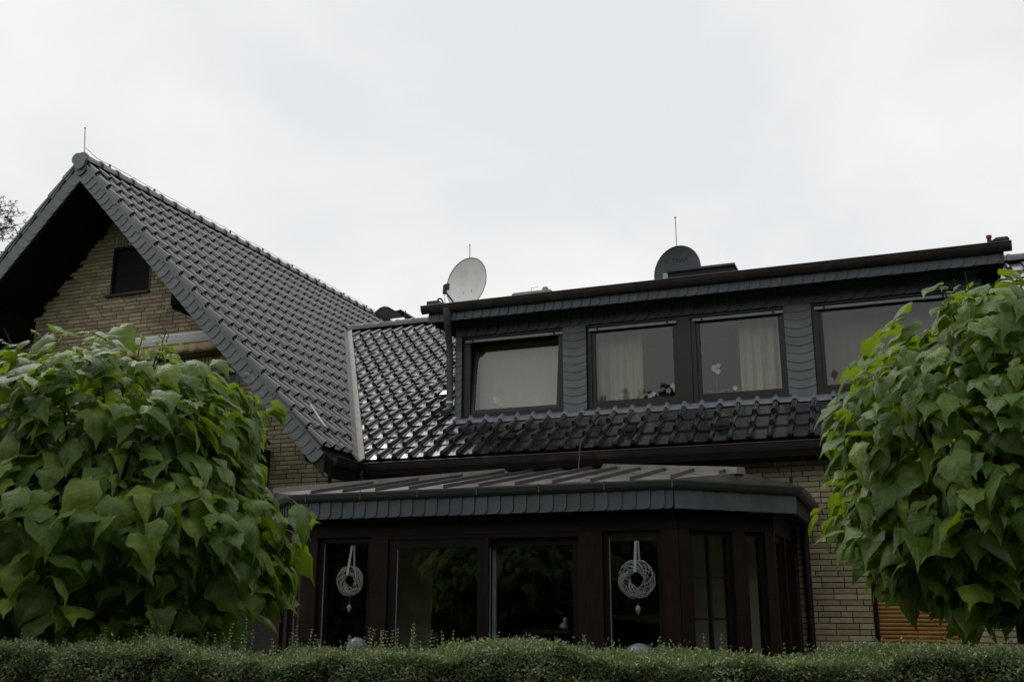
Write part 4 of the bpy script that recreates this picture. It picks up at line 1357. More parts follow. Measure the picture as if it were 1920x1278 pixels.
g = MB(); g.tube([(-5.72, 12.1, 5.62), (-5.70, 12.1, 5.66), (-5.66, 12.1, 5.65), (-5.60, 12.1, 5.53)], 0.014, 6); g.build("cable", M['black'], jb)
vp = thing("vent_stub", "short orange clay vent pipe at the right end of the dormer roof", "vent pipe", (1.29, 12.8, 5.46))
g = MB(); g.lathe([(0.025, 0), (0.025, 0.40), (0.032, 0.41), (0.032, 0.44), (0.02, 0.44)], (1.29, 12.8, 5.46), (0, 0, 1), 12); g.build("pipe", M['redb'], vp)
fb = thing("roof_vent_box", "low flat dark vent box at the right end of the dormer roof", "vent box", (1.12, 12.9, 5.46))
g = MB(); g.prism([(0.98, 12.75, 5.46), (1.25, 12.75, 5.46), (1.25, 12.75, 5.80), (0.98, 12.75, 5.80)], (0, 0.25, 0)); g.build("body", M['slate_back'], fb)
g = MB(); g.prism([(1.30, 12.7, 5.80), (1.50, 12.7, 5.80), (1.48, 12.7, 5.835), (1.36, 12.7, 5.835)], (0, 0.3, 0)); g.build("lid", M['black'], fb)

# curved chimney hood behind the main ridge
ch = thing("chimney", "curved brown metal chimney hood showing behind the roof ridge", "chimney", (-9.4, 18.2, 5.5))
g = MB(); g.box(-9.62, -9.20, 18.0, 18.4, 5.3, 7.27)
g.build("stack", M['brick'], ch)
g = MB()
prof = [(-9.92, 7.44), (-9.86, 7.50), (-9.78, 7.555), (-9.68, 7.575), (-9.58, 7.55), (-9.50, 7.49), (-9.43, 7.45), (-9.36, 7.455), (-9.30, 7.47), (-9.22, 7.41), (-9.10, 7.32), (-8.98, 7.23)]
vs = [(x, 17.9, z) for x, z in prof] + [(x, 18.5, z) for x, z in prof]
n = len(prof); g.add(vs, [(i, i + 1, n + i + 1, n + i) for i in range(n - 1)], True)
hd = g.build("hood", M['gutter'], ch); md = hd.modifiers.new("thickness", 'SOLIDIFY'); md.thickness = 0.03
for x in (-9.60, -9.24):
    g = MB(); g.box(x - 0.01, x + 0.01, 18.0, 18.02, 7.27, 7.46); g.build("strut", M['greymetal'], ch)
g = MB(); g.prism([(-9.90, 17.9, 7.44), (-9.68, 17.9, 7.56), (-9.45, 17.9, 7.45), (-9.30, 17.9, 7.38), (-9.25, 17.9, 7.29), (-9.62, 17.9, 7.29)], (0, 0.02, 0)); g.build("front_sheet", M['gutter'], ch)

# conductor rods and clips on the lower roofs
cd = thing("conductor_wire", "short thin conductor rod between the eave gutter and the garden room roof", "conductor rod", (-3.45, 11.28, 3.1))
g = MB(); g.tube([(-3.47, 11.27, 3.09), (-3.44, 11.27, 3.42)], 0.006, 6); g.build("rod", M['greymetal'], cd)
g = MB(); g.box(-3.53, -3.43, 11.24, 11.28, 3.085, 3.11); g.build("clip", M['greymetal'], cd)
def on_gable(y, x, h): return Vector((x, y, zg(x))) + ng * h
sb = thing("conductor_strip", "bright bent metal strip lying near the bottom edge of the steep roof", "metal strip", tuple(on_gable(10.9, -6.8, 0.06)))
g = MB(); g.tube([on_gable(10.93, -7.02, 0.13), on_gable(10.93, -6.84, 0.10), on_gable(10.94, -6.76, 0.09)], [0.012, 0.016, 0.012], 6); g.build("strip", M['white'], sb)
g = MB(); g.tube([on_gable(10.94, -6.76, 0.09), on_gable(10.99, -6.66, 0.085), on_gable(11.08, -6.48, 0.075), on_gable(11.22, -6.39, 0.07)], 0.005, 5); g.build("wire", M['valley'], sb)
g = MB(); g.lathe([(0.001, 0.02), (0.016, 0.01), (0.016, -0.01), (0.001, -0.02)], tuple(on_gable(10.95, -6.73, 0.10)), (0, 0, 1), 8); g.build("clamp", M['black'], sb)

# awning
aw = thing("awning", "white rolled up awning with yellow striped cloth edge above the balcony door", "awning", (-9.8, 11.4, 5.1))
g = MB(); g.sweep([(0.0, 0.0), (-0.02, 0.05), (-0.03, 0.10), (-0.02, 0.145), (0.03, 0.165), (0.26, 0.165), (0.27, 0.02), (0.10, -0.01)], (-10.95, 11.32, 5.17), (-8.76, 11.32, 5.17), (0, 1, 0), (0, 0, 1), closed=True, caps=True, smooth=False)
g.build("cassette", M['white'], aw)
g = MB(); g.box(-10.95, -8.76, 11.290, 11.296, 5.272, 5.276); g.build("groove", M['black'], aw)
g = MB(); n = 90
vs = []
for i in range(n + 1):
    x = -10.93 + 2.15 * i / n
    zb = 5.035 + 0.018 * abs(math.sin(x * 13)) ; yy = 11.345 + 0.008 * math.sin(x * 40)
    vs += [(x, 11.345, 5.17), (x, yy, 5.10), (x, yy + 0.004, zb)]
g.add(vs, [f for i in range(n) for f in ((3 * i, 3 * i + 3, 3 * i + 4, 3 * i + 1), (3 * i + 1, 3 * i + 4, 3 * i + 5, 3 * i + 2))], True)
cl = g.build("valance", M['stripe'], aw); md = cl.modifiers.new("thickness", 'SOLIDIFY'); md.thickness = 0.003
g = MB(); g.tube([(-8.80, 11.45, 5.10), (-9.3, 11.42, 5.06), (-10.2, 11.45, 5.09)], 0.022, 8); g.build("folding_arm", M['white'], aw)

# curtains
def curtain(x0, x1, z0, z1, y, m, label, amp=0.03, wl=0.13, name="curtain", lean=0.0):
    n = int((x1 - x0) / 0.012); rows = 8
    rnd = random.Random(int(x0 * 50)); ph = rnd.uniform(0, 6)
    vs = []
    for j in range(rows + 1):
        t = j / rows
        for i in range(n + 1):
            u = i / n
            x = x0 + (x1 - x0) * u + lean * (1 - t) * u
            f = math.sin(2 * PI * (x - x0) / wl + ph + 0.8 * math.sin(5 * u + 2 * t)) + 0.4 * math.sin(2 * PI * (x - x0) / (wl * 0.43) + 1)
            vs.append((x, y + amp * f * (0.75 + 0.3 * (1 - t)), z0 + (z1 - z0) * t))
    g = MB(); g.add(vs, [(j * (n + 1) + i, j * (n + 1) + i + 1, (j + 1) * (n + 1) + i + 1, (j + 1) * (n + 1) + i) for j in range(rows) for i in range(n)], True)
    o = g.build(name, M[m]); md = o.modifiers.new("thickness", 'SOLIDIFY'); md.thickness = 0.004
    return tag(o, label, "curtain", "curtains behind the dormer windows")
curtain(-3.60, -2.97, 4.04, 5.10, 12.58, 'curtain', "pale curtain hanging behind the second dormer window from the left")
curtain(-1.72, -1.05, 4.04, 5.10, 12.58, 'curtain', "pale curtain at the right side of the third dormer window", lean=0.0)
curtain(-5.30, -3.86, 4.04, 5.28, 12.64, 'sheer', "brownish net curtain behind the tilted open dormer window", 0.004, 0.31)
curtain(-0.76, 0.80, 4.04, 5.28, 12.64, 'sheer2', "brownish net curtain behind the dormer window by the right tree", 0.004, 0.27)

# orchids on the inner sill
def orchid(x, label, h, pot='pot', nfl=5, y=12.50, lean=0.05, leafy=True):
    w = thing("orchid", label, "orchid", (x, y, 4.03), "orchids on the dormer window sills")
    g = MB(); g.lathe([(0.04, 0), (0.05, 0.09), (0.056, 0.09), (0.056, 0.10), (0.045, 0.10)], (x, y, 4.032), (0, 0, 1), 14); g.build("pot", M[pot], w)
    g = MB(); tip = Vector((x + lean, y, 4.032 + h)); g.tube([(x, y, 4.12), (x + lean * 0.2, y, 4.12 + (h - 0.1) * 0.6), tip], 0.003, 5); g.build("stem", M['stem'], w)
    rnd = random.Random(int(abs(x) * 77))
    for k in range(nfl):
        c = tip + Vector((rnd.uniform(-0.07, 0.07), rnd.uniform(-0.02, 0.02), rnd.uniform(-0.06, 0.05)))
        g = MB()
        for i in range(5):
            a = 2 * PI * i / 5 + rnd.uniform(-.2, .2); r = 0.036
            d = Vector((math.cos(a), -0.2, math.sin(a))); s2 = Vector((-math.sin(a), 0, math.cos(a)))
            g.prism([c, c + d * r * 0.55 + s2 * 0.016, c + d * r, c + d * r * 0.55 - s2 * 0.016], (0, -0.0015, 0))
        g.build("flower", M['petal'], w)
    if leafy:
        for s in (-1, 1):
            g = MB(); g.prism([(x, y, 4.13), (x + s * 0.06, y - 0.02, 4.17), (x + s * 0.13, y, 4.185), (x + s * 0.07, y + 0.02, 4.145)], (0, 0.003, 0.003)); g.build("leaf", M['stem'], w)
orchid(-5.02, "white orchid in the left corner of the tilted open window", 0.22, nfl=6, leafy=False)
orchid(-2.90, "small orchid in an orange pot behind the second dormer window", 0.15, 'potor', 3, leafy=False)
orchid(-2.62, "white orchid beside the mullion behind the second dormer window", 0.24, 'pot', 5, leafy=False)
orchid(-2.02, "white orchid with tall stem behind the third dormer window", 0.42, 'pot', 6, lean=0.02)
orchid(-1.80, "short orchid with broad green leaves next to the pale curtain", 0.14, 'pot', 1)

# ------------------------------------------------------------------ ground
g = MB(); g.add([(-2500, -1500, 0), (2500, -1500, 0), (2500, 2500, 0), (-2500, 2500, 0)], [(0, 1, 2, 3)])
tag(g.build("lawn", M['grass'], loc=(0, 0, 0)), "short green lawn around the house", kind='structure')
g = MB(); g.box(-7.6, 2.5, 7.2, WM, 0.004, 0.03); tag(g.build("terrace", M['paving']), "paved terrace along the garden room", kind='structure')

# ------------------------------------------------------------------ catalpa trees
def leaf_geo(seed, tri=False):
    rnd = random.Random(seed)
    st = [(-0.12, 0.22), (0.03, 0.42), (0.20, 0.50), (0.40, 0.46), (0.58, 0.34), (0.74, 0.20), (0.88, 0.08), (1.04, 0.0)]
    droop = rnd.uniform(0.35, 0.95); fold = rnd.uniform(-1.0, 0.25); twist = rnd.uniform(-0.3, 0.3)
    wav = rnd.uniform(0.03, 0.09); ph = rnd.uniform(0, 6); lobes = rnd.random() < 0.5
    vs, uv = [], []
    for i, (t, w) in enumerate(st):
        if lobes and i == 2: w *= 1.08
        if lobes and i == 3: w *= 0.72
        w *= rnd.uniform(0.95, 1.05)
        for k in (-1, -0.55, 0, 0.55, 1):
            x = k * w
            y = t if not (i == 0 and k == 0) else 0.03
            if i == 0 and abs(k) == 1: y += 0.03
            z = -droop * max(t, 0) ** 2.2 + fold * (abs(x) - 0.55 * x * x) ** 1.15 + 0.05 * (abs(k) == 0.55) + wav * math.sin(ph + t * 9 + k * 2.1) * abs(k) + twist * x * t
            vs.append((x * 0.96, y, z)); uv.append((k * w / 0.5, t))
    n = 5; fs = []
    for i in range(len(st) - 1):
        for k in range(n - 1):
            a = i * n + k
            if i == len(st) - 2:
                fs.append((a, a + 1, (i + 1) * n + 2))
            else:
                fs.append((a, a + 1, a + n + 1, a + n))
    b = len(vs)
    # petiole
    L_ = rnd.uniform(0.45, 0.75)
    vs += [(-0.012, 0.03, 0.0), (0.012, 0.03, 0.0), (0.016, -L_ * 0.5, -0.03), (-0.016, -L_ * 0.5, -0.03), (0.018, -L_, -0.12), (-0.018, -L_, -0.12)]
    uv += [(0, 0.0)] * 6
    fs += [(b, b + 1, b + 2, b + 3), (b + 3, b + 2, b + 4, b + 5)]
    used = sorted({i for f in fs for i in f}); mp_ = {u: i for i, u in enumerate(used)}
    return [vs[u] for u in used], [tuple(mp_[i] for i in f) for f in fs], [uv[u] for u in used]
LEAVES = [leaf_geo(100 + i) for i in range(14)]
LEAF_ME = []
for vs, fs, uv in LEAVES:
    me = bpy.data.meshes.new("leaf"); me.from_pydata(vs, [], fs); me.polygons.foreach_set('use_smooth', [True] * len(fs))
    ul = me.uv_layers.new(name='UVMap')
    for lp in me.loops: ul.data[lp.index].uv = uv[lp.vertex_index]
    me.materials.append(M['catalpa']); LEAF_ME.append(me)

camR = cam.matrix_world.inverted()
def project(p):
    q = camR @ Vector(p)
    if q.z > -0.05: return None
    return 960 + 1891.4 * q.x / -q.z, 639 - 1891.4 * q.y / -q.z, -q.z

def catalpa(c, rx, rz, rzd, label, seed, size, shape):
    rnd = random.Random(seed)
    rzu = rz
    t = thing("catalpa_tree", label, "tree", (c[0], c[1], 0), "round headed catalpa trees")
    C0 = Vector(c)
    g = MB(); g.tube([(C0.x, C0.y, 0), (C0.x + 0.02, C0.y, 0.8), (C0.x - 0.01, C0.y + 0.01, C0.z - rz * 0.75), (C0.x, C0.y, C0.z - rz * 0.45)], [0.10, 0.085, 0.08, 0.10], 12)
    g.build("trunk", M['bark'], t)
    head = Vector((C0.x, C0.y, C0.z - rz * 0.5))
    limbs = []
    for k in range(26):
        a = rnd.uniform(0, 2 * PI); el = rnd.uniform(-0.25, 1.45)
        d = Vector((math.cos(a) * math.cos(el), math.sin(a) * math.cos(el), math.sin(el)))
        end = C0 + Vector((d.x * rx, d.y * rx, d.z * rz)) * rnd.uniform(0.78, 0.93)
        mid = head.lerp(end, 0.5) + Vector((rnd.uniform(-.08, .08), rnd.uniform(-.08, .08), rnd.uniform(0.0, .15)))
        g = MB(); g.tube([head, head.lerp(mid, .5) + Vector((0, 0, .03)), mid, mid.lerp(end, 0.55), end], [0.035, 0.025, 0.016, 0.010, 0.006], 6)
        g.build("branch", M['twig'], t)
        limbs.append((head, mid, end))
    cand = []
    def place(dirv, rf, sz, extra=0.0):
        rz = rzu if dirv.z > 0 else rzd
        bump = 1 + 0.10 * noise.noise(dirv * 2.3 + Vector((seed, 0, 0))) + 0.09 * noise.noise(dirv * 5.1)
        hf_ = shape(dirv.z)
        p = C0 + Vector((dirv.x * rx * hf_, dirv.y * rx * hf_, dirv.z * rz)) * rf * bump
        out = Vector((dirv.x / rx, dirv.y / rx, dirv.z / rz)).normalized()
        horiz = Vector((out.x, out.y, 0.0))
        if horiz.length < 0.05: horiz = Vector((rnd.uniform(-1, 1), rnd.uniform(-1, 1), 0))
        horiz.normalize()
        up_w = 0.85 + 0.2 * max(-0.6, min(1.0, dirv.z + 0.2))
        nn = (out * 0.42 + Vector((0, 0, 1)) * up_w + Vector((rnd.gauss(0, .30), rnd.gauss(0, .30), rnd.gauss(0, .2)))).normalized()
        tip = horiz * 0.8 + Vector((0, 0, -0.6)) + Vector((rnd.gauss(0, .38), rnd.gauss(0, .38), rnd.gauss(0, .2)))
        tip = (tip - nn * tip.dot(nn)).normalized()
        ex = tip.cross(nn)
        s = sz
        base = p - tip * s * 0.5
        Mx = frame_matrix(base, ex * s, tip * s, nn * s)
        cand.append((Mx, rnd.randrange(len(LEAVES)), p))
    N1, N2, N3 = 1750, 1150, 500
    for N, r0, r1, ph in ((N1, 0.89, 1.06, 0.0), (N2, 0.78, 0.9, 0.37), (N3, 0.52, 0.72, 0.71)):
        for i in range(N):
            z = 1 - 2 * (i + 0.5) / N + rnd.gauss(0, 0.02)
            z = max(-0.93, min(0.995, z))
            a = 2.399963 * i + ph * 6 + rnd.gauss(0, 0.12)
            q = math.sqrt(1 - z * z)
            if N == N1 and noise.noise(Vector((q * math.cos(a), q * math.sin(a), z)) * 3.7 + Vector((0, seed, 0))) > 0.22: continue
            place(Vector((q * math.cos(a), q * math.sin(a), z)), rnd.uniform(r0, r1), size * rnd.choice((0.45, 0.65, 0.8, 0.95, 1.05, 1.15, 1.3)))
    # young shoots standing out of the top
    for k in range(9):
        a = rnd.uniform(0, 2 * PI); q = rnd.uniform(0.1, 0.75)
        dv = Vector((q * math.cos(a), q * math.sin(a), math.sqrt(1 - q * q)))
        for j in range(5):
            d2 = (dv + Vector((rnd.uniform(-.05, .05), rnd.uniform(-.05, .05), 0))).normalized()
            place(d2, 0.98 + 0.022 * j, size * (0.66 - 0.08 * j))
        b0 = C0 + Vector((dv.x * rx, dv.y * rx, dv.z * rz)) * 0.85; b1 = C0 + Vector((dv.x * rx, dv.y * rx, dv.z * rz)) * 1.12
        g = MB(); g.tube([b0, b1], [0.006, 0.003], 5); g.build("branch", M['twig'], t)
    return t, cand
TREES = [
    catalpa((-4.80, 5.11, 2.11), 1.31, 1.12, 0.98, "round catalpa tree with large heart shaped leaves before the gable, beyond the hedge's left part", 3, 0.162, lambda z: (1 - 0.22 * math.sin(PI * min(z / 0.62, 1))) if 0 < z < 0.62 else (1 + 0.1 * max(0, z - 0.62) / 0.38)),
    catalpa((0.64, 6.50, 2.14), 1.04, 1.27, 0.64, "round catalpa tree with large drooping leaves covering the dormer's right end", 8, 0.150, lambda z: 1 + 0.10 * max(0, z)),
]
for t, cand in TREES:
    sc_ = []
    for i, (Mx, k, p) in enumerate(cand):
        pr = project(p)
        vis = 0
        if pr and -40 < pr[0] < 1960 and 0 < pr[1] < 1230:
            vis = Mx.to_scale()[0] ** 2 / pr[2] ** 4
        sc_.append((-vis, i))
    sc_.sort()
    top = {i for _, i in sc_[:300]}
    V, F, UV, nv = [], [], [], 0
    for i, (Mx, k, p) in enumerate(cand):
        if i in top:
            inst("leaf", LEAF_ME[k], t, Mx)
        else:
            vs, fs, uv = LEAVES[k]
            V += [tuple(Mx @ Vector(v) - WL[t.name]) for v in vs]
            F += [tuple(j + nv for j in f) for f in fs]
            UV += uv; nv += len(vs)
    me = bpy.data.meshes.new("inner_leaves"); me.from_pydata(V, [], F); me.polygons.foreach_set('use_smooth', [True] * len(F))
    ul = me.uv_layers.new(name='UVMap')
    li = np.empty(len(me.loops), dtype=np.int32); me.loops.foreach_get('vertex_index', li)
    ul.data.foreach_set('uv', np.array(UV, dtype=np.float32)[li].ravel())
    me.materials.append(M['catalpa'])
    o = bpy.data.objects.new("inner_leaves", me); COL.objects.link(o); o.parent = t; o['kind'] = 'stuff'

# ------------------------------------------------------------------ hedge
HC, HA = Vector((-1.93, 4.52, 0)), math.radians(13.5)
hx, hy = Vector((math.cos(HA), math.sin(HA), 0)), Vector((-math.sin(HA), math.cos(HA), 0))
HH, HT, HL = 1.365, 0.30, 4.4
hedge = thing("privet_hedge", "clipped grey green hedge with small leaves along the bottom of the view", "hedge", tuple(HC))
def quads_object(name, P, Ydir, Ndir, Ls, Ws, m, parent=None, off=(0, 0, 0), fold=0.25):
    """many small pointed leaves: base, two sides, tip and raised midrib (4 triangles each)"""
    n = len(P)
    X = np.cross(Ydir, Ndir); X /= np.linalg.norm(X, axis=1)[:, None] + 1e-9
    Nn = np.cross(X, Ydir)
    Ls = Ls[:, None]; Ws = Ws[:, None]
    base = P; tip = P + Ydir * Ls
    mid = P + Ydir * Ls * 0.45
    a = mid + X * Ws + Nn * Ws * fold; b = mid - X * Ws + Nn * Ws * fold
    V = np.stack([base, a, mid, b, tip], axis=1).reshape(-1, 3) - np.array(off)
    idx = np.arange(n)[:, None] * 5
    F = np.concatenate([idx + np.array([[0, 1, 2]]), idx + np.array([[0, 2, 3]]), idx + np.array([[1, 4, 2]]), idx + np.array([[2, 4, 3]])], axis=1).reshape(-1)
    me = bpy.data.meshes.new(name)
    me.vertices.add(len(V)); me.vertices.foreach_set('co', V.astype(np.float32).ravel())
    nf = 4 * n
    me.loops.add(nf * 3); me.loops.foreach_set('vertex_index', F.astype(np.int32))
    me.polygons.add(nf); me.polygons.foreach_set('loop_start', np.arange(nf, dtype=np.int32) * 3)
    me.polygons.foreach_set('loop_total', np.full(nf, 3, dtype=np.int32))
    me.update(calc_edges=True); me.validate()
    me.materials.append(m)
    o = bpy.data.objects.new(name, me); COL.objects.link(o)
    if parent is not None: o.parent = parent
    return o
def hedge_height(u, v):
    s = 0.026 * np.sin(u * 3.1 + 1) + 0.018 * np.sin(u * 7.3 + v * 4) + 0.010 * np.sin(u * 17.0 + v * 9 + 2) + 0.008 * np.sin(u * 31 + v * 23)
    return HH + s
NH = 190000
u = RNG.uniform(-3.7, 3.5, NH)
which = RNG.random(NH)
v = np.where(which < 0.55, RNG.uniform(-HT, HT, NH), -HT)
z = np.where(which < 0.55, 0, RNG.uniform(0.95, HH, NH))
topz = hedge_height(u, v)
depth = np.abs(RNG.normal(0, 0.022, NH))
z = np.where(which < 0.55, topz - depth + RNG.exponential(0.008, NH), np.minimum(z, topz))
vv = np.where(which < 0.55, v, -HT + 0.03 * np.sin(u * 9 + z * 11) + 0.02 * np.sin(u * 23 - z * 17) + depth * 1.3)
vv = np.where((which >= 0.55) & (z > HH - 0.05), vv + (z - HH + 0.05) * 0.6, vv)
HXn, HYn = np.array(hx), np.array(hy)
P = np.array(HC)[None] + u[:, None] * HXn + vv[:, None] * HYn + z[:, None] * np.array([0, 0, 1.0])
outd = np.where((which < 0.55)[:, None], np.array([[0, 0, 1.0]]), -HYn[None] * 0.8 + np.array([[0, 0, 0.45]]))
Yd = outd * 0.55 + RNG.normal(0, 0.6, (NH, 3)); Yd /= np.linalg.norm(Yd, axis=1)[:, None]
Nd = outd + RNG.normal(0, 0.55, (NH, 3)) + np.array([[0, 0, 0.4]])
quads_object("leaf_mass", P, Yd, Nd, RNG.uniform(0.014, 0.025, NH), RNG.uniform(0.0035, 0.0060, NH), M['hedge'], hedge, tuple(HC))['kind'] = 'stuff'
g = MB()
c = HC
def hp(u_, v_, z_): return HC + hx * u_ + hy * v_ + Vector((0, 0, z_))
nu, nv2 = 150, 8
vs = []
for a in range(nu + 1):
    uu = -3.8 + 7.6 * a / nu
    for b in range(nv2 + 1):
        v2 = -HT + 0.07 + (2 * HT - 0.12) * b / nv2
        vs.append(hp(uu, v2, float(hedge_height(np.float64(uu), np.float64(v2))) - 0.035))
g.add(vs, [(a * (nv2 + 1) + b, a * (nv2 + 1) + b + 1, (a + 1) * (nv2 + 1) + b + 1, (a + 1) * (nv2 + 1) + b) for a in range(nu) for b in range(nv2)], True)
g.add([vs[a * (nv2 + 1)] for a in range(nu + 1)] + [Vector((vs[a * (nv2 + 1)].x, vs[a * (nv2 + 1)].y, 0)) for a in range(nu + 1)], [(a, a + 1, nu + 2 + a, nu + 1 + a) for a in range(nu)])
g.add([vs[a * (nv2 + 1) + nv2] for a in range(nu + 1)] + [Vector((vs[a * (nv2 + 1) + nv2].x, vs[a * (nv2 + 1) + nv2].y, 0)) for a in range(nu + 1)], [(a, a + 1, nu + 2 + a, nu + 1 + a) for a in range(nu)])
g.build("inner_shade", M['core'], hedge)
# long shoots standing above the clipped top: position by hedge coordinate, height
rnd = random.Random(5)
SHOOT = [(-1.62, .13), (-1.30, .09), (-1.22, .07), (-1.17, .13), (-1.11, .15), (-1.08, .10), (-0.90, .06), (-0.55, .08), (-0.50, .11), (-0.45, .10), (-0.40, .07), (-0.32, .10), (-0.28, .13), (-0.25, .08),
         (-0.11, .10), (-0.08, .06), (0.20, .05), (1.08, .09), (1.15, .09), (0.62, .05), (-1.90, .07), (-2.05, .05), (0.42, .05), (1.6, .05), (-0.72, .06), (-1.42, .06), (-0.19, .07), (0.75, .04)]
SHOOT += [(rnd.uniform(-2.4, 2.3), rnd.choice((.025, .03, .04, .05, .06, .08))) for _ in range(90)]
SHOOT += [(rnd.gauss(-1.2, .3), rnd.uniform(.06, .12)) for _ in range(14)] + [(rnd.gauss(-0.3, .2), rnd.uniform(.06, .12)) for _ in range(12)]
for su, shh in SHOOT:
    sv = rnd.uniform(-0.12, 0.15)
    base = hp(su, sv, HH - 0.02); lean = Vector((rnd.gauss(0, .10), rnd.gauss(0, .1), 1)).normalized()
    tipp = base + lean * (shh + 0.03)
    g = MB(); g.tube([base, base.lerp(tipp, .5) + Vector((rnd.gauss(0, .004), 0, 0)), tipp], [0.0014, 0.001, 0.0006], 4)
    npair = int(shh / 0.013)
    for k in range(npair):
        tt = (k + 1.5) / (npair + 1); c0 = base.lerp(tipp, tt); a = rnd.uniform(0, PI) + (k % 2) * PI / 2
        for s in (0, PI):
            d = Vector((math.cos(a + s), math.sin(a + s), 0.75 + rnd.uniform(-.2, .3))).normalized(); ll = rnd.uniform(0.013, 0.021) * (1.1 - 0.4 * tt)
            sd2 = d.cross(Vector((0, 0, 1))).normalized() * 0.0045; up2 = d.cross(sd2).normalized() * 0.002
            g.add([c0, c0 + d * ll * .45 + sd2, c0 + d * ll, c0 + d * ll * .45 - sd2, c0 + d * ll * .45 - up2], [(0, 1, 4), (0, 4, 3), (1, 2, 4), (4, 2, 3)])
    g.build("shoot", M['hedge'], hedge, fix=False)

# ------------------------------------------------------------------ far conifer behind the gable roof
def far_tree():
    X, Y = -36.4, 30.2
    t = thing("conifer_tree", "sparse conifer with thin branches showing beyond the left edge of the gable roof", "tree", (X, Y, 0))
    g = MB(); g.tube([(X, Y, 0), (X, Y, 10), (X + 0.05, Y, 19.6)], [0.35, 0.2, 0.03], 10); g.build("trunk", M['bark'], t)
    rnd = random.Random(4)
    pts, dirs = [], []
    for k in range(150):
        z = rnd.uniform(7.5, 19.2); R_ = 0.7 + (19.6 - z) * 0.52
        R_ = min(R_, 3.2) * rnd.uniform(0.75, 1.1)
        a = rnd.uniform(0, 2 * PI)
        d = Vector((math.cos(a), math.sin(a), rnd.uniform(0.12, 0.5)))
        p = Vector((X, Y, z)); b = [p]
        q = p
        for j in range(5):
            q = q + d * (R_ / 5) + Vector((rnd.gauss(0, .05), rnd.gauss(0, .05), rnd.gauss(0, .05))); b.append(q)
        g = MB(); g.tube(b, [0.045, 0.035, 0.026, 0.018, 0.012, 0.006], 4)
        for j in range(1, 6):
            for s in range(3):
                e = b[j] + Vector((rnd.gauss(0, 1), rnd.gauss(0, 1), rnd.gauss(0.1, .6))).normalized() * rnd.uniform(0.25, 0.6)
                g.tube([b[j], e], [0.010, 0.004], 3, caps=False)
                dens = 60 if z < 16.9 else 9
                for m_ in range(dens):
                    pts.append(b[j].lerp(e, rnd.uniform(0.1, 1.05))); dirs.append(Vector((rnd.gauss(0, 1), rnd.gauss(0, 1), rnd.gauss(0.2, 1))).normalized())
        if abs(z - 17) < 3 or k % 2: g.build("branch", M['bark'], t, fix=False)
    n = len(pts)
    o = quads_object("crown", np.array([tuple(p) for p in pts]), np.array([tuple(d) for d in dirs]), RNG.normal(0, 1, (n, 3)), np.full(n, 0.12), np.full(n, 0.016), M['pine'], t, (X, Y, 0))
    o['kind'] = 'stuff'
far_tree()

# ------------------------------------------------------------------ unseen tree belt behind the viewer (mirrored in glass, raised to shade the house)
BP = [(-30, -6), (-16, -8), (0, -8.5), (8, -7.5), (11.5, -2), (12.5, 6), (13, 15)]
BPn = np.array(BP, float); seg = np.hypot(*np.diff(BPn, axis=0).T); cum = np.concatenate([[0], np.cumsum(seg)])
def belt_h(t_): return np.interp(t_, [0, 14, 30, 38, 60], [7.2, 7.2, 7.8, 8.6, 8.6]) + 0.9 * np.sin(t_ * 0.62 + 1) + 0.6 * np.sin(t_ * 1.7)
NB = 34000
tt = RNG.uniform(0, cum[-1], NB); bz = RNG.uniform(0, 1, NB) ** 0.8
P = np.stack([np.interp(tt, cum, BPn[:, 0]) + RNG.normal(0, 0.7, NB), np.interp(tt, cum, BPn[:, 1]) + RNG.normal(0, 0.7, NB), bz * belt_h(tt)], axis=1)
Yd = RNG.normal(0, 1, (NB, 3)); Yd[:, 2] -= 0.4; Yd /= np.linalg.norm(Yd, axis=1)[:, None]
bt = quads_object("tree_belt", P, Yd, RNG.normal(0, 1, (NB, 3)) + np.array([[0, .6, .8]]), RNG.uniform(0.25, 0.5, NB), RNG.uniform(0.1, 0.2, NB), M['pine'])
tag(bt, "dark row of garden trees mirrored in the glass doors", kind='stuff')
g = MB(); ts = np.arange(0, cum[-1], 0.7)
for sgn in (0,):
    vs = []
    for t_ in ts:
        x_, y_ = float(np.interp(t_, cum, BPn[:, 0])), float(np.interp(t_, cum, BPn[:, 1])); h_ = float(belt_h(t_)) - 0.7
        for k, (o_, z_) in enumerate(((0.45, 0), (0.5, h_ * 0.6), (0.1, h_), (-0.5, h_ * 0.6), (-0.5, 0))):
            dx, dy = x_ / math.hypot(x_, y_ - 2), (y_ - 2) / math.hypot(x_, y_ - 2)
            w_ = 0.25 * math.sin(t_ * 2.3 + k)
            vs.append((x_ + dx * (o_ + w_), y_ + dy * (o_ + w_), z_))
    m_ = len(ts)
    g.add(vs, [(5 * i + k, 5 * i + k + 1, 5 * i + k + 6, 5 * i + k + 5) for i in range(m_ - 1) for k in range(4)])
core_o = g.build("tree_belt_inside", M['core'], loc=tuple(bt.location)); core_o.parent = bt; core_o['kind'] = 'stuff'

# ------------------------------------------------------------------ pick the pieces that show largest; the rest becomes one part
bpy.context.view_layer.update()
dg = bpy.context.evaluated_depsgraph_get()
def seen(p, tol=0.12):
    pr = project(p)
    if not pr or not (-10 < pr[0] < 1930 and -10 < pr[1] < 1288): return 0
    d = Vector(p) - CAM; L_ = d.length; d.normalize()
    hit, loc, nrm_, idx_, ob, _ = scene.ray_cast(dg, CAM, d)
    if hit and (loc - CAM).length < L_ - tol: return 0
    return 1.0 / L_ ** 2
def joined(name, V, F, m, parent, S=None):
    me = bpy.data.meshes.new(name); me.from_pydata(V, [], F)
    if S: me.polygons.foreach_set('use_smooth', S)
    me.materials.append(m)
    o = bpy.data.objects.new(name, me); COL.objects.link(o); o.parent = parent; o.matrix_local = Matrix.Translation(-WL[parent.name]); o['kind'] = 'stuff'
    return o
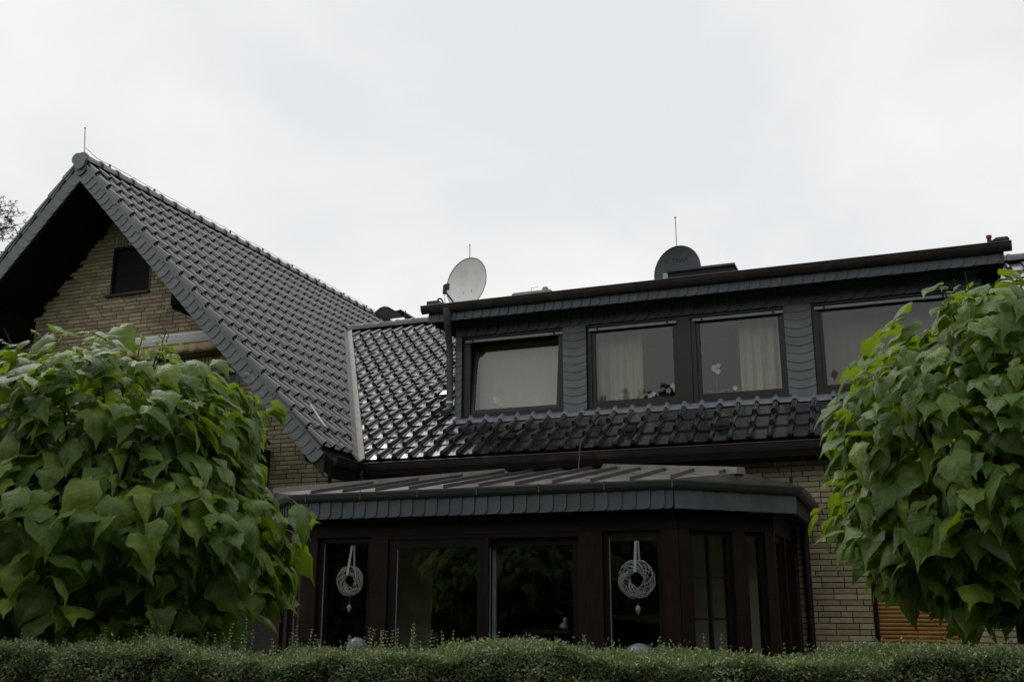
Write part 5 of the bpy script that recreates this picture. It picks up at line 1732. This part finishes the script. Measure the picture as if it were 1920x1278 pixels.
# bricks
sc_ = sorted(((-(seen(b[0] + Vector((0, -0.01, 0))) * (b[1] * b[2])), i) for i, b in enumerate(BRICKS)))
top = {i for s, i in sc_[:300] if s < 0}
rest = {}
cache = {}
for i, (p, L_, H_, par) in enumerate(BRICKS):
    jy = random.uniform(-0.0015, 0.0015)
    if i in top:
        key = (round(L_, 3), round(H_, 3))
        if key not in cache:
            v_, f_ = brick_geo(L_, H_)
            me = bpy.data.meshes.new("brick"); me.from_pydata(v_, [], f_); me.materials.append(M['brick']); cache[key] = me
        inst("brick", cache[key], par, Matrix.Translation(p + Vector((0, jy, 0))))
    else:
        v_, f_ = brick_geo(L_, H_)
        V, F = rest.setdefault(par.name, ([], []))
        n0 = len(V)
        V += [(a + p.x, b + p.y + jy, c + p.z) for a, b, c in v_]; F += [tuple(k + n0 for k in q) for q in f_]
for pn, (V, F) in rest.items():
    joined("brick_field", V, F, M['brick'], bpy.data.objects[pn])
# roof tiles
sc_ = []
for i, (Mx, par, cf) in enumerate(TILES):
    c = Mx @ Vector((0.11, 0.17, 0.07))
    s = seen(c, 0.1)
    if s:
        nrm_ = Mx.to_3x3() @ Vector((0, 0, 1)); s *= abs(nrm_.dot((c - CAM).normalized())) + 0.05
    sc_.append((-s, i))
sc_.sort()
top = {i for s, i in sc_[:300] if s < 0}
rest = {}
vp0 = Vector((EX, EY, 0))
for i, (Mx, par, cf) in enumerate(TILES):
    V0, F0, S0 = TV, TF, TS
    me = tile_me
    if cf:
        me = tile_me.copy()
        inv = Mx.inverted()
        off = -0.075 if cf == 'g' else 0.085
        co = inv @ (vp0 + Vn * off + Vector((0, 0, Mx.translation.z)))
        no = (inv.to_3x3() @ Vn).normalized()
        bm = bmesh.new(); bm.from_mesh(me)
        bmesh.ops.bisect_plane(bm, geom=bm.verts[:] + bm.edges[:] + bm.faces[:], plane_co=co, plane_no=no, clear_outer=(cf == 'g'), clear_inner=(cf == 'm'))
        if len(bm.faces) == 0:
            bm.free(); bpy.data.meshes.remove(me); continue
        bm.to_mesh(me); bm.free()
        V0 = [tuple(v.co) for v in me.vertices]; F0 = [tuple(p.vertices) for p in me.polygons]; S0 = [p.use_smooth for p in me.polygons]
    if i in top:
        inst("roof_tile", me, par, Mx)
    else:
        V, F, S = rest.setdefault(par.name, ([], [], []))
        n0 = len(V)
        V += [tuple(Mx @ Vector(v)) for v in V0]; F += [tuple(k + n0 for k in q) for q in F0]; S += list(S0)
for pn, (V, F, S) in rest.items():
    joined("roof_tile_field", V, F, M['tile'], bpy.data.objects[pn], S)
# a few hooded vent tiles on the lower strip
for x, r in ((-4.72, 1), (-3.17, 1), (-2.07, 1), (-6.2, 6)):
    o = Vector((MX0 + WT * round((x - MX0) / WT) + 0.085, EY, EZ)) + upm * (0.045 + 0.334 * r) + nm * 0.03
    g = MB(); g.prism([o, o + exm * 0.12, o + exm * 0.12 + nm * 0.028, o + nm * 0.028], upm * 0.16)
    g.build("vent_hood", M['tile'], main_roof)
